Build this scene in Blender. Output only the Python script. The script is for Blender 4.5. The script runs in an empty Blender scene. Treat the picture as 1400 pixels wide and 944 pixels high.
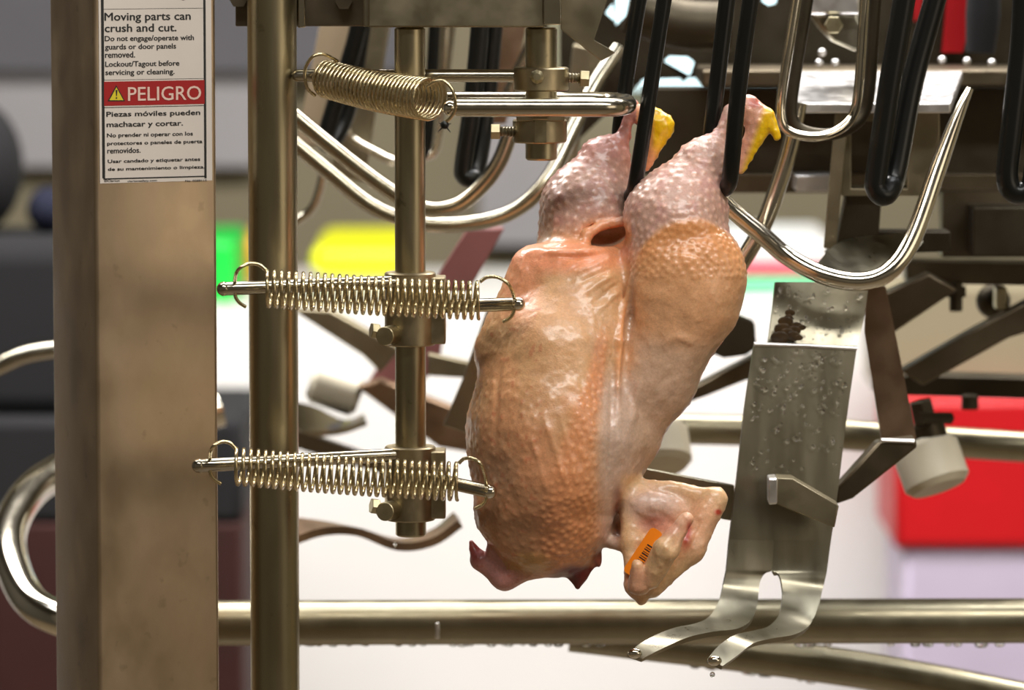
import bpy, bmesh, math, random
import numpy as np
from mathutils import Vector, Matrix
from mathutils.geometry import tessellate_polygon

random.seed(7)
rng = np.random.default_rng(7)
SC = bpy.context.scene
COL = SC.collection

# ------------------------------------------------------------------ camera
TH = math.radians(5.5)
D0 = 4.0                      # focus distance, m
FPX = 6400.0                  # focal length in pixels of the 1400 px frame
TARGET = Vector((0, 0, 1.3))
RIGHT = Vector((1, 0, 0))
FWD = Vector((0, math.cos(TH), -math.sin(TH)))
UPV = Vector((0, math.sin(TH), math.cos(TH)))
CAM = TARGET - FWD * D0
cd = bpy.data.cameras.new('camera')
cam = bpy.data.objects.new('camera', cd)
COL.objects.link(cam)
cam.location = CAM
cam.rotation_euler = (math.pi / 2 - TH, 0, 0)
cd.sensor_width = 36
cd.lens = 36 * FPX / 1400
cd.clip_start = 0.1
cd.dof.use_dof = True
cd.dof.focus_distance = D0 - 0.03
cd.dof.aperture_fstop = 4.6
SC.camera = cam

# ------------------------------------------------------------------ world, lights, exposure
w = bpy.data.worlds.new('hall_air')
SC.world = w
w.use_nodes = True
bgn = w.node_tree.nodes['Background']
bgn.inputs[0].default_value = (1.0, 0.84, 0.62, 1)
bgn.inputs[1].default_value = 0.12
SC.view_settings.view_transform = 'Standard'
SC.view_settings.look = 'None'
SC.view_settings.gamma = 1
SC.view_settings.exposure = 0.0
SC.cycles.use_denoising = True
SC.cycles.max_bounces = 8
SC.cycles.caustics_reflective = False
SC.cycles.caustics_refractive = False


def area(name, loc, sx, sy, power, col, aim=None):
    l = bpy.data.lights.new(name, 'AREA')
    l.shape = 'RECTANGLE'
    l.size, l.size_y = sx, sy
    l.energy = power
    l.color = col
    o = bpy.data.objects.new(name, l)
    o.location = loc
    d = (Vector(aim) - Vector(loc)) if aim else Vector((0, 0, -1))
    o.rotation_euler = d.to_track_quat('-Z', 'Y').to_euler()
    COL.objects.link(o)
    return o


area('ceiling_light', (0.5, -1.6, 3.1), 2.6, 0.35, 66, (1.0, 0.98, 0.94))
area('ceiling_light', (-0.2, 0.2, 3.1), 2.6, 0.35, 38, (0.95, 0.97, 1.0))
area('ceiling_light', (0.0, 1.3, 3.1), 3.6, 0.6, 182, (1.0, 0.97, 0.94))
area('side_fill_light', (2.7, -2.2, 1.9), 1.6, 1.4, 13, (1.0, 0.86, 0.68), (0, 0, 1.25))  # added warm fill from the front right; no window stands there


# ------------------------------------------------------------------ helpers
def ray(px, py):
    return FWD + RIGHT * ((px - 700) / FPX) + UPV * ((472 - py) / FPX)


def at(px, py, Y=0.0):
    r = ray(px, py)
    return CAM + r * ((Y - CAM.y) / r.y)


def S(Y=0.0):                  # metres per photo pixel at depth Y
    return (D0 + Y) / FPX


def srgb(r, g, b):
    def f(c):
        c /= 255
        return c / 12.92 if c <= 0.04045 else ((c + 0.055) / 1.055) ** 2.4
    return (f(r), f(g), f(b))


class MB:
    def __init__(s):
        s.v, s.f = [], []

    def add(s, vs, fs):
        k = len(s.v)
        s.v += [Vector(p) for p in vs]
        s.f += [tuple(i + k for i in q) for q in fs]
        return s

    def hexa(s, a):            # 8 corners: 0-3 front loop, 4-7 back loop
        return s.add(a, [(0, 1, 2, 3), (7, 6, 5, 4), (0, 4, 5, 1), (1, 5, 6, 2), (2, 6, 7, 3), (3, 7, 4, 0)])

    def box(s, lo, hi):
        (x0, y0, z0), (x1, y1, z1) = lo, hi
        return s.hexa([(x0, y0, z0), (x1, y0, z0), (x1, y0, z1), (x0, y0, z1),
                       (x0, y1, z0), (x1, y1, z0), (x1, y1, z1), (x0, y1, z1)])

    def boxpx(s, x0, y0, x1, y1, Y0, Y1):
        a, b = at(x0, y1, Y0), at(x1, y0, Y0)
        return s.box((a.x, Y0, a.z), (b.x, Y1, b.z))

    def poly3(s, pts, th, holes=()):   # planar loops extruded by vector th
        th = Vector(th)
        loops = [[Vector(p) for p in pts]] + [[Vector(p) for p in h] for h in holes]
        flat = [p for l in loops for p in l]
        tris = tessellate_polygon(loops)
        n = len(flat)
        fs = [tuple(t) for t in tris] + [tuple(i + n for i in reversed(t)) for t in tris]
        k = 0
        for l in loops:
            m = len(l)
            for i in range(m):
                j = (i + 1) % m
                fs.append((k + i, k + j, n + k + j, n + k + i))
            k += m
        return s.add(flat + [p + th for p in flat], fs)

    def prism(s, pts, Y, th, holes=()):
        return s.poly3([at(x, y, Y) for x, y in pts], (0, th, 0), [[at(x, y, Y) for x, y in h] for h in holes])

    def tube(s, pts, r, n=14, smooth=0, caps=True, closed=False):
        pts = [Vector(p) for p in pts]
        rr = list(r) if hasattr(r, '__len__') else [r] * len(pts)
        if smooth:
            pts, rr = catmull(pts, rr, smooth)
        m = len(pts)
        tang = []
        for i in range(m):
            a, b = pts[max(i - 1, 0)], pts[min(i + 1, m - 1)]
            t = (b - a)
            tang.append(t.normalized() if t.length > 1e-9 else Vector((0, 0, 1)))
        t0 = tang[0]
        u = t0.cross(Vector((0, 0, 1)))
        if u.length < 0.1:
            u = t0.cross(Vector((1, 0, 0)))
        u.normalize()
        vs, fs = [], []
        for i in range(m):
            t = tang[i]
            u = (u - t * u.dot(t)).normalized()
            w_ = t.cross(u)
            for k in range(n):
                a = 2 * math.pi * k / n
                vs.append(pts[i] + (u * math.cos(a) + w_ * math.sin(a)) * rr[i])
        for i in range(m - 1):
            for k in range(n):
                k2 = (k + 1) % n
                fs.append((i * n + k, i * n + k2, (i + 1) * n + k2, (i + 1) * n + k))
        if caps:
            fs.append(tuple(range(n - 1, -1, -1)))
            fs.append(tuple((m - 1) * n + k for k in range(n)))
        return s.add(vs, fs)

    def rod(s, p0, p1, r, n=20, round0=False, round1=False):
        p0, p1 = Vector(p0), Vector(p1)
        d = (p1 - p0).normalized()
        pts, rr = [], []
        if round0:
            for k in range(5):
                a = math.pi / 2 * k / 5
                pts.append(p0 - d * r * math.cos(a)); rr.append(max(r * math.sin(a), r * 0.04))
        pts.append(p0); rr.append(r)
        pts.append(p1); rr.append(r)
        if round1:
            for k in range(4, -1, -1):
                a = math.pi / 2 * k / 5
                pts.append(p1 + d * r * math.cos(a)); rr.append(max(r * math.sin(a), r * 0.04))
        return s.tube(pts, rr, n)

    def cyl(s, p0, p1, r, n=24, ch=0.0):     # chamfered cylinder
        p0, p1 = Vector(p0), Vector(p1)
        d = (p1 - p0).normalized()
        if ch:
            return s.tube([p0, p0 + d * ch, p1 - d * ch, p1], [r - ch, r, r, r - ch], n)
        return s.tube([p0, p1], [r, r], n)

    def ball(s, c, r, nu=12, nv=8, sc=(1, 1, 1)):
        c = Vector(c)
        vs = [c + Vector((0, 0, r * sc[2]))]
        fs = []
        for i in range(1, nv):
            a = math.pi * i / nv
            for k in range(nu):
                b = 2 * math.pi * k / nu
                vs.append(c + Vector((r * sc[0] * math.sin(a) * math.cos(b), r * sc[1] * math.sin(a) * math.sin(b), r * sc[2] * math.cos(a))))
        vs.append(c - Vector((0, 0, r * sc[2])))
        for k in range(nu):
            fs.append((0, 1 + k, 1 + (k + 1) % nu))
            fs.append((len(vs) - 1, 1 + (nv - 2) * nu + (k + 1) % nu, 1 + (nv - 2) * nu + k))
        for i in range(nv - 2):
            for k in range(nu):
                k2 = (k + 1) % nu
                fs.append((1 + i * nu + k, 1 + (i + 1) * nu + k, 1 + (i + 1) * nu + k2, 1 + i * nu + k2))
        return s.add(vs, fs)

    def strip(s, L, R, th, cols=6, smooth=5):   # sheet between two edge paths, with thickness
        L = [Vector(p) for p in L]; R = [Vector(p) for p in R]
        if smooth:
            L, _ = catmull(L, [1] * len(L), smooth)
            R, _ = catmull(R, [1] * len(R), smooth)
        m = len(L)
        grid = [[L[i].lerp(R[i], k / cols) for k in range(cols + 1)] for i in range(m)]
        nor = []
        for i in range(m):
            row = []
            for k in range(cols + 1):
                a = grid[min(i + 1, m - 1)][k] - grid[max(i - 1, 0)][k]
                b = R[i] - L[i]
                nn = a.cross(b)
                row.append(nn.normalized() if nn.length > 1e-12 else Vector((0, -1, 0)))
            nor.append(row)
        c = cols + 1
        vs = [grid[i][k] for i in range(m) for k in range(c)] + [grid[i][k] + nor[i][k] * th for i in range(m) for k in range(c)]
        o = m * c
        fs = []
        for i in range(m - 1):
            for k in range(cols):
                q = (i * c + k, i * c + k + 1, (i + 1) * c + k + 1, (i + 1) * c + k)
                fs.append(q); fs.append(tuple(x + o for x in reversed(q)))
            for k, fl in ((0, False), (cols, True)):
                q = (i * c + k, (i + 1) * c + k, (i + 1) * c + k + o, i * c + k + o)
                fs.append(q[::-1] if fl else q)
        for i, fl in ((0, True), (m - 1, False)):
            for k in range(cols):
                q = (i * c + k, i * c + k + 1, i * c + k + 1 + o, i * c + k + o)
                fs.append(q if fl else q[::-1])
        return s.add(vs, fs)


def catmull(pts, rr, k):
    out, ro = [], []
    n = len(pts)
    for i in range(n - 1):
        p0 = pts[i - 1] if i else pts[0] * 2 - pts[1]
        p1, p2 = pts[i], pts[i + 1]
        p3 = pts[i + 2] if i + 2 < n else pts[-1] * 2 - pts[-2]
        for j in range(k):
            t = j / k
            out.append(0.5 * ((2 * p1) + (p2 - p0) * t + (2 * p0 - 5 * p1 + 4 * p2 - p3) * t * t + (3 * p1 - p0 - 3 * p2 + p3) * t ** 3))
            ro.append(rr[i] + (rr[i + 1] - rr[i]) * t)
    out.append(pts[-1]); ro.append(rr[-1])
    return out, ro


def wloc(o):
    v = Vector((0, 0, 0))
    while o:
        v += o.location
        o = o.parent
    return v


def obj(name, mb, mat, parent=None, bevel=0.0, angle=40, seg=2):
    me = bpy.data.meshes.new(name)
    vs = mb.v
    if parent:
        off = wloc(parent)
    else:
        lo = Vector((min(p.x for p in vs), min(p.y for p in vs), min(p.z for p in vs)))
        hi = Vector((max(p.x for p in vs), max(p.y for p in vs), max(p.z for p in vs)))
        off = Vector(((lo.x + hi.x) / 2, (lo.y + hi.y) / 2, lo.z))
    me.from_pydata([tuple(p - off) for p in vs], [], mb.f)
    bm = bmesh.new(); bm.from_mesh(me)
    bmesh.ops.recalc_face_normals(bm, faces=bm.faces)
    bm.to_mesh(me); bm.free()
    me.polygons.foreach_set('use_smooth', [True] * len(me.polygons))
    me.set_sharp_from_angle(angle=math.radians(angle))
    me.materials.append(mat)
    o = bpy.data.objects.new(name, me)
    COL.objects.link(o)
    if parent:
        o.parent = parent
    else:
        o.location = off
    if bevel:
        m = o.modifiers.new('bevel', 'BEVEL')
        m.width = bevel; m.segments = seg; m.limit_method = 'ANGLE'; m.angle_limit = math.radians(40)
    return o


def tag(o, label, cat, group=None, kind=None):
    if label: o['label'] = label
    if cat: o['category'] = cat
    if group: o['group'] = group
    if kind: o['kind'] = kind
    return o


def thing(name, label, cat, loc, group=None):
    o = bpy.data.objects.new(name, None)
    o.empty_display_size = 0.02
    COL.objects.link(o)
    o.location = loc
    return tag(o, label, cat, group)


def one(name, label, cat, mb, mat, group=None, **k):
    return tag(obj(name, mb, mat, **k), label, cat, group)


def struct(name, mb, mat, parent=None, **k):
    o = obj(name, mb, mat, parent, **k)
    if not parent: o['kind'] = 'structure'
    return o


# ------------------------------------------------------------------ materials
def mat_new(name):
    m = bpy.data.materials.new(name)
    m.use_nodes = True
    nt = m.node_tree
    return m, nt, nt.nodes['Principled BSDF']


def noise(nt, scale, detail=4, rough=0.6, stretch=None, obj_space=True):
    tc = nt.nodes.new('ShaderNodeTexCoord')
    n = nt.nodes.new('ShaderNodeTexNoise')
    n.inputs['Scale'].default_value = scale
    n.inputs['Detail'].default_value = detail
    n.inputs['Roughness'].default_value = rough
    if stretch:
        mp = nt.nodes.new('ShaderNodeMapping')
        mp.inputs['Scale'].default_value = stretch
        nt.links.new(tc.outputs['Object'], mp.inputs[0])
        nt.links.new(mp.outputs[0], n.inputs['Vector'])
    else:
        nt.links.new(tc.outputs['Object'], n.inputs['Vector'])
    return n


def ramp(nt, src, stops):
    r = nt.nodes.new('ShaderNodeValToRGB')
    e = r.color_ramp.elements
    while len(e) < len(stops): e.new(0.5)
    for q, (p, c) in zip(e, stops):
        q.position = p
        q.color = (*c, 1) if len(c) == 3 else c
    nt.links.new(src, r.inputs[0])
    return r


def steel(name, c, rough=0.3, var=0.18, scale=30, stretch=(1, 1, 0.15), bump=0.0, metal=1.0, spots=0.0):
    m, nt, b = mat_new(name)
    b.inputs['Metallic'].default_value = metal
    n = noise(nt, scale, 5, 0.6, stretch)
    lo = tuple(x * (1 - var) for x in c); hi = tuple(min(1, x * (1 + var)) for x in c)
    r = ramp(nt, n.outputs[0], [(0.3, lo), (0.7, hi)])
    src = r.outputs[0]
    if spots:
        n2 = noise(nt, 55, 3, 0.5)
        r2 = ramp(nt, n2.outputs[0], [(0.66, (1, 1, 1)), (0.72, (1 - spots, 1 - spots, 1 - spots * 1.05))])
        mx = nt.nodes.new('ShaderNodeMix'); mx.data_type = 'RGBA'; mx.blend_type = 'MULTIPLY'; mx.inputs[0].default_value = 1
        nt.links.new(src, mx.inputs[6]); nt.links.new(r2.outputs[0], mx.inputs[7])
        src = mx.outputs[2]
    nt.links.new(src, b.inputs['Base Color'])
    n3 = noise(nt, scale * 2.1, 3, 0.5, stretch)
    rr = ramp(nt, n3.outputs[0], [(0.3, (rough * 0.8,) * 3), (0.75, (min(1, rough * 1.25),) * 3)])
    nt.links.new(rr.outputs[0], b.inputs['Roughness'])
    if bump:
        bp = nt.nodes.new('ShaderNodeBump')
        bp.inputs['Strength'].default_value = bump
        bp.inputs['Distance'].default_value = 0.002
        nt.links.new(n3.outputs[0], bp.inputs['Height'])
        nt.links.new(bp.outputs[0], b.inputs['Normal'])
    return m


def plain(name, c, rough=0.5, var=0.06, scale=8, spec=0.5, coat=0.0, bump=0.0):
    m, nt, b = mat_new(name)
    n = noise(nt, scale, 4)
    lo = tuple(x * (1 - var) for x in c); hi = tuple(min(1, x * (1 + var)) for x in c)
    r = ramp(nt, n.outputs[0], [(0.3, lo), (0.7, hi)])
    nt.links.new(r.outputs[0], b.inputs['Base Color'])
    b.inputs['Roughness'].default_value = rough
    b.inputs['Specular IOR Level'].default_value = spec
    b.inputs['Coat Weight'].default_value = coat
    b.inputs['Coat Roughness'].default_value = 0.08
    if bump:
        bp = nt.nodes.new('ShaderNodeBump')
        bp.inputs['Strength'].default_value = bump
        bp.inputs['Distance'].default_value = 0.002
        nt.links.new(n.outputs[0], bp.inputs['Height'])
        nt.links.new(bp.outputs[0], b.inputs['Normal'])
    return m


M = {}
M['post'] = steel('brushed_post_steel', (0.50, 0.38, 0.255), 0.42, 0.10, 14, (1, 1, 0.6), 0.03, spots=0.14)
M['pole'] = steel('satin_pole_steel', (0.34, 0.29, 0.18), 0.33, 0.10, 25, spots=0.2)
M['rod'] = steel('satin_rod_steel', (0.36, 0.305, 0.19), 0.33, 0.10, 40, spots=0.35)
M['spring'] = steel('spring_wire', (0.60, 0.50, 0.30), 0.25, 0.08, 60, None)
M['clamp'] = steel('clamp_steel', (0.34, 0.28, 0.175), 0.38, 0.10, 50, None)
M['chrome'] = steel('polished_steel', (0.68, 0.63, 0.52), 0.12, 0.06, 30, None)
M['bar'] = steel('smooth_bar_steel', (0.45, 0.41, 0.32), 0.2, 0.08, 30, None)
M['beam'] = steel('beam_steel', (0.28, 0.24, 0.16), 0.45, 0.12, 20, None)
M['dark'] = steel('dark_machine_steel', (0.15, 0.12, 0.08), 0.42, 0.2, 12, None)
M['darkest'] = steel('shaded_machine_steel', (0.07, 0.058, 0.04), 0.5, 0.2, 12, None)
M['plate'] = steel('wet_plate_steel', (0.30, 0.275, 0.205), 0.33, 0.14, 30, (1, 1, 0.15), 0.0)
M['brown'] = steel('brown_strut_steel', (0.30, 0.20, 0.13), 0.4, 0.2, 20, None)
M['pipe'] = steel('pipe_steel', (0.30, 0.265, 0.18), 0.36, 0.12, 18, None)
M['bright'] = steel('bright_and_highlight_steel', (0.85, 0.83, 0.82), 0.35, 0.05, 40, None)  # pale steel for bright parts and for highlights put into the colour
M['black'] = plain('black_coating', (0.006, 0.006, 0.005), 0.3, 0.2, 30, 0.35)
M['roller'] = plain('ivory_nylon', srgb(222, 212, 188), 0.45, 0.06, 14)
M['bolt'] = steel('old_bolt_steel', (0.46, 0.40, 0.25), 0.35, 0.2, 60, None)
M['thread'] = steel('bolt_thread', (0.30, 0.27, 0.2), 0.35, 0.2, 60, None)
M['water'], _nt, _b = mat_new('water_drops')
_b.inputs['Transmission Weight'].default_value = 1.0
_b.inputs['IOR'].default_value = 1.33
_b.inputs['Roughness'].default_value = 0.02
M['signwhite'] = plain('sign_white', srgb(226, 216, 206), 0.45, 0.03, 20)
M['signblack'] = plain('sign_black', (0.012, 0.012, 0.012), 0.5, 0.1)
M['signred'] = plain('sign_red', srgb(165, 8, 14), 0.45, 0.05)
M['signpink'] = plain('sign_lettering', srgb(240, 205, 190), 0.5, 0.03)
M['signyellow'] = plain('sign_yellow', srgb(225, 205, 40), 0.5, 0.05)
M['orange'] = plain('orange_tag_plastic', srgb(250, 140, 20), 0.4, 0.04)
M['walltan'] = plain('tan_wall', srgb(140, 130, 104), 0.7, 0.04, 3)
M['wallgrey'] = plain('grey_wall', srgb(104, 102, 107), 0.7, 0.1, 3)
M['walldark'] = plain('dark_side_wall', srgb(70, 66, 58), 0.8, 0.1, 2)
M['ceil'] = plain('ceiling_paint', srgb(110, 105, 95), 0.8, 0.05, 2)
M['floor'] = plain('wet_concrete', srgb(105, 92, 74), 0.4, 0.2, 4)
M['white'] = plain('white_plastic_panel', srgb(238, 236, 232), 0.4, 0.02, 4)
M['pale'] = plain('pale_grey_panel', srgb(172, 168, 170), 0.6, 0.05, 3)
M['lav'] = plain('lavender_plastic', srgb(196, 184, 206), 0.5, 0.06, 4)
M['red'] = plain('red_plastic', srgb(190, 4, 18), 0.45, 0.06, 4)
M['yellow'] = plain('yellow_plastic', srgb(238, 240, 10), 0.45, 0.05, 4)
M['green'] = plain('green_plastic', srgb(10, 190, 60), 0.45, 0.06, 4)
M['orangebin'] = plain('orange_plastic', srgb(250, 165, 50), 0.45, 0.06, 4)
M['mint'] = plain('mint_plastic', srgb(120, 214, 160), 0.45, 0.06, 4)
M['pinkp'] = plain('pink_plastic', srgb(232, 105, 120), 0.45, 0.06, 4)
M['charcoal'] = plain('charcoal_cloth', srgb(20, 19, 21), 0.9, 0.15, 5)
M['navy'] = plain('navy_cloth', srgb(12, 16, 40), 0.9, 0.15, 5)
M['rust'] = plain('rust_brown_plastic', srgb(52, 12, 4), 0.8, 0.2, 5)
M['bandtan'] = plain('tan_belt', srgb(196, 172, 138), 0.6, 0.05, 5)
M['meat'] = plain('far_pink_skin', srgb(215, 170, 160), 0.4, 0.1, 10)
M['rosy'] = plain('rosy_strut_coating', srgb(150, 95, 92), 0.35, 0.15, 10)
m, nt, b = mat_new('daylight_pane')
b.inputs['Base Color'].default_value = (0.5, 0.7, 0.75, 1)
b.inputs['Emission Color'].default_value = (0.72, 0.95, 1.0, 1)
b.inputs['Emission Strength'].default_value = 1.6
M['pane'] = m

# ------------------------------------------------------------------ the hall
XL, XR, YB, ZC = -3.0, 3.4, 4.2, 3.3
struct('floor', MB().box((XL - .1, -7, -0.1), (XR + .1, YB + .1, 0)), M['floor'])
struct('ceiling', MB().box((XL - .1, -7, ZC), (XR + .1, YB + .1, ZC + .1)), M['ceil'])
struct('wall_back', MB().box((XL - .1, YB, 0), (XR + .1, YB + .1, ZC)), M['walltan'])
struct('wall_left', MB().box((XL - .1, -1.2, 0), (XL, YB, ZC)), M['walldark'])
struct('wall_right', MB().box((XR, -1.2, 0), (XR + .1, YB, ZC)), M['walltan'])
a, b_ = at(-60, 97, 4.12), at(560, 97, 4.12)
struct('trim_1', MB().box((a.x, 4.1, a.z), (b_.x, 4.2, 1.9)), M['wallgrey'])
a, b_ = at(-60, 228, 4.14), at(350, 100, 4.14)
struct('trim_2', MB().box((a.x, 4.14, a.z), (b_.x, 4.2, b_.z)), M['pale'])
a, b_ = at(655, 335, 4.14), at(770, 120, 4.14)
struct('trim_3', MB().box((a.x, 4.14, a.z), (b_.x, 4.2, b_.z)), M['pale'])
# daylight window high on the back wall, seen in slivers between the machine plates
wf = MB()
a, b_ = at(780, 118, 4.15), at(1100, -60, 4.15)
struct('window_1', MB().box((a.x, 4.15, a.z), (b_.x, 4.2, b_.z)), M['pane'])


# ------------------------------------------------------------------ post and its warning sign
def beta(): return math.radians(25)
PC = at(131.5, 472, 0.0)            # nearest vertical edge of the post
U = Vector((math.cos(beta()), math.sin(beta()), 0))
V = Vector((-math.sin(beta()), math.cos(beta()), 0))
PW = 0.1115
post = MB()
r = 0.0035
loop = []
for cx, cy, a0 in ((r, r, 180), (PW - r, r, 270), (PW - r, PW - r, 0), (r, PW - r, 90)):
    for k in range(5):
        a = math.radians(a0 + 90 * k / 4)
        loop.append(PC + U * (cx + r * math.cos(a)) + V * (cy + r * math.sin(a)))
z0, z1 = 0.0, 2.0
bot = [Vector((p.x, p.y, z0)) for p in loop]
top = [Vector((p.x, p.y, z1)) for p in loop]
n = len(loop)
post.add(bot + top, [tuple(range(n))[::-1], tuple(range(n, 2 * n))] + [(i, (i + 1) % n, n + (i + 1) % n, n + i) for i in range(n)])
one('square_post', 'thick square stainless post on the left carrying the warning sign', 'post', post, M['post'])

FN = -V                             # outward normal of the sign face


def onface(px, py, off=0.0):
    rr = ray(px, py)
    p0 = PC + FN * off
    t = (p0 - CAM).dot(FN) / rr.dot(FN)
    return CAM + rr * t


sign = thing('warning_sign', 'bilingual danger notice with red PELIGRO band stuck on the square post', 'sign', onface(212, 251, 0.0))


def faceuv(px, py):
    p = onface(px, py, 0.0) - PC
    return p.dot(U), p.z


def facebox(x0, y0, x1, y1, o0, o1):
    u0, zb = faceuv(x0, y1); u1, zt = faceuv(x1, y0)
    c = lambda u, z, o: PC + U * u + Vector((0, 0, z)) + FN * o
    return MB().hexa([c(u0, zb, o1), c(u1, zb, o1), c(u1, zt, o1), c(u0, zt, o1), c(u0, zb, o0), c(u1, zb, o0), c(u1, zt, o0), c(u0, zt, o0)])


# sheet, following the printed frame (world vertical edges)
obj('backing_sheet', facebox(136.5, -60, 288, 251, 0.0, 0.0006), M['signwhite'], sign)
TH1 = 0.0008
for nm, q in (('frame_line', (139.6, 10.8, 279, 12.8)), ('frame_line', (141.0, 242, 281, 244)), ('frame_line', (139.6, -60, 140.8, 244)),
              ('frame_line', (279.0, -60, 280.2, 244)), ('frame_line', (140, 107.4, 279.5, 109.4)), ('frame_line', (140, 144.8, 280, 146.8))):
    obj(nm, facebox(*q, 0.0006, TH1), M['signblack'], sign)
obj('red_band', facebox(142, 109.4, 279, 144.8, 0.0006, 0.0009), M['signred'], sign)


def facepoly(pts, o0, o1):
    vs = [PC + U * faceuv(*p)[0] + Vector((0, 0, faceuv(*p)[1])) + FN * o0 for p in pts]
    return MB().poly3(vs, FN * (o1 - o0))


obj('warning_triangle', facepoly([(158.4, 116.5), (170.5, 138.5), (146.5, 138.5)], 0.0009, 0.0011), M['signblack'], sign)
obj('triangle_face', facepoly([(158.4, 119.5), (168, 137), (149, 137)], 0.0011, 0.0013), M['signyellow'], sign)
obj('exclamation_mark', facepoly([(157.2, 123), (159.8, 123), (159.0, 131.5), (158, 131.5)], 0.0013, 0.0015), M['signblack'], sign)
obj('exclamation_dot', facepoly([(157.6, 133), (159.4, 133), (159.4, 135), (157.6, 135)], 0.0013, 0.0015), M['signblack'], sign)
obj('symbol_edge', facepoly([(236, -10), (262, -10), (259, -2), (250, 0.6), (241, -2)], 0.0006, 0.0008), M['rust'], sign)

LINES = [("Moving parts can", 142.6, 260, 28.2, 17.2, 1), ("crush and cut.", 143, 240.5, 43.8, 33, 1),
         ("Do not engage/operate with", 143, 264.5, 56.2, 49, .8), ("guards or door panels", 143.3, 240, 67.6, 60.6, .8), ("removed.", 143.4, 184, 79, 72, .8),
         ("Lockout/Tagout before", 143.6, 244.5, 91.2, 84, .8), ("servicing or cleaning.", 143.8, 238, 102.6, 95.4, .8),
         ("PELIGRO", 174.5, 274, 137.8, 119, .6),
         ("Piezas móviles pueden", 145.2, 273, 159.6, 151, 1), ("machacar y cortar.", 145.6, 249.5, 173.8, 165.3, 1),
         ("No prender ni operar con los", 146, 263, 187.8, 181, .8), ("protectores o paneles de puerta", 146.2, 276, 198.6, 191.8, .8), ("removidos.", 146.4, 191.5, 209.8, 203, .8),
         ("Usar candado y etiquetar antes", 147, 273, 223, 216.2, .8), ("de su mantenimiento o limpieza.", 147.2, 279.4, 233.6, 226.8, .8),
         ("©Clarion", 142, 163, 249, 245.6, .2), ("clarionsafety.com", 174, 214, 249, 245.6, .2), ("No. 0288115", 253, 282, 249, 245.6, .2)]
tmp = []
for t, x0, x1, yb, yt, bold in LINES:
    c = bpy.data.curves.new('lettering', 'FONT')
    c.body = t
    c.size = 1.0
    c.offset = 0.0
    c.resolution_u = 3
    o = bpy.data.objects.new('lettering', c)
    COL.objects.link(o)
    tmp.append(o)
dg = bpy.context.evaluated_depsgraph_get()
dg.update()
for o, (t, x0, x1, yb, yt, bold) in zip(tmp, LINES):
    me = bpy.data.meshes.new_from_object(o.evaluated_get(dg))
    co = np.empty(len(me.vertices) * 3); me.vertices.foreach_get('co', co); co = co.reshape(-1, 3)
    u0, zb = faceuv(x0, yb); u1, zt = faceuv(x1, yt)
    mnx, mxx = co[:, 0].min(), co[:, 0].max()
    caph = co[:, 1].max()
    sx = (u1 - u0) / (mxx - mnx); sz = (zt - zb) / caph * (1.25 if bold == .8 else 1.1)
    mb = MB()
    off = 0.0013 if t == 'PELIGRO' else 0.0008
    fs_ = [tuple(p.vertices) for p in me.polygons]
    wgt = 0.38 * bold * S()
    for kk, (du, dv) in enumerate(((-wgt, 0), (wgt, 0), (0, wgt * .6), (0, -wgt * .6))):
        mb.add([PC + U * (u0 + du + (x - mnx) * sx) + Vector((0, 0, zb + dv + y * sz)) + FN * (off + kk * 4e-5) for x, y, _ in co], fs_)
    bpy.data.objects.remove(o)
    bpy.data.meshes.remove(me)
    obj('lettering', mb, M['signpink'] if t == 'PELIGRO' else M['signblack'], sign)

# ------------------------------------------------------------------ pole, beam, hanging rods
pc = at(374, 472, 0.05)
one('round_pole', 'thick vertical round steel pole beside the square post', 'pole',
    MB().tube([(pc.x, pc.y, 0), (pc.x, pc.y, 2.0)], 33.6 * S(.05), 40), M['pole'])
bt = at(600, 37.5, 0.02)
beam = thing('crossbeam', 'dull steel crossbeam along the top carrying the hanging rods', 'beam', bt)
zt = at(600, -80, 0.02).z
obj('beam_plate', MB().boxpx(503, -80, 744, 37.5, -0.02, 0.06), M['beam'], beam, bevel=.0015)
obj('end_bracket', MB().boxpx(743, -80, 767, 34, -0.03, 0.03), M['bar'], beam, bevel=.001)
obj('side_plate', MB().boxpx(322, -80, 498, 36, 0.075, 0.09), M['dark'], beam, bevel=.001)
obj('corner_bracket', MB().boxpx(497, -80, 506, 36.5, -0.015, 0.07), M['beam'], beam, bevel=.001)
obj('angle_plate', MB().boxpx(407, -80, 417, 38, 0.055, 0.075), M['bar'], beam, bevel=.001)
obj('beam_bolt', MB().cyl(at(470, 2, 0.06), at(470, 2, 0.075), 12 * S(), 6), M['dark'], beam)
obj('beam_bolt', MB().cyl(at(326, -3, 0.06), at(326, -3, 0.075), 14 * S(), 6), M['dark'], beam)
obj('brace_plate', MB().prism([(768, -60), (850, -60), (812, 55), (842, 72), (822, 84), (766, 40)], 0.10, 0.008), M['beam'], beam, bevel=.001)


def vrod(px, py0, py1, r, nm, lab):
    c0 = at(px, (py0 + py1) / 2, 0)
    zt_, zb_ = at(px, py0, 0).z, at(px, py1, 0).z
    mb = MB().cyl((c0.x, 0, zb_), (c0.x, 0, zt_), r * S(), 32, 0.0015)
    return one(nm, lab, 'rod', mb, M['rod'])


vrod(561, 37.5, 733, 21, 'hanging_rod', 'long vertical steel rod carrying two spring clamps')
vrod(740, 37.5, 219, 21.5, 'hanging_rod', 'short vertical steel rod carrying the top pair of clamps')


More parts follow.
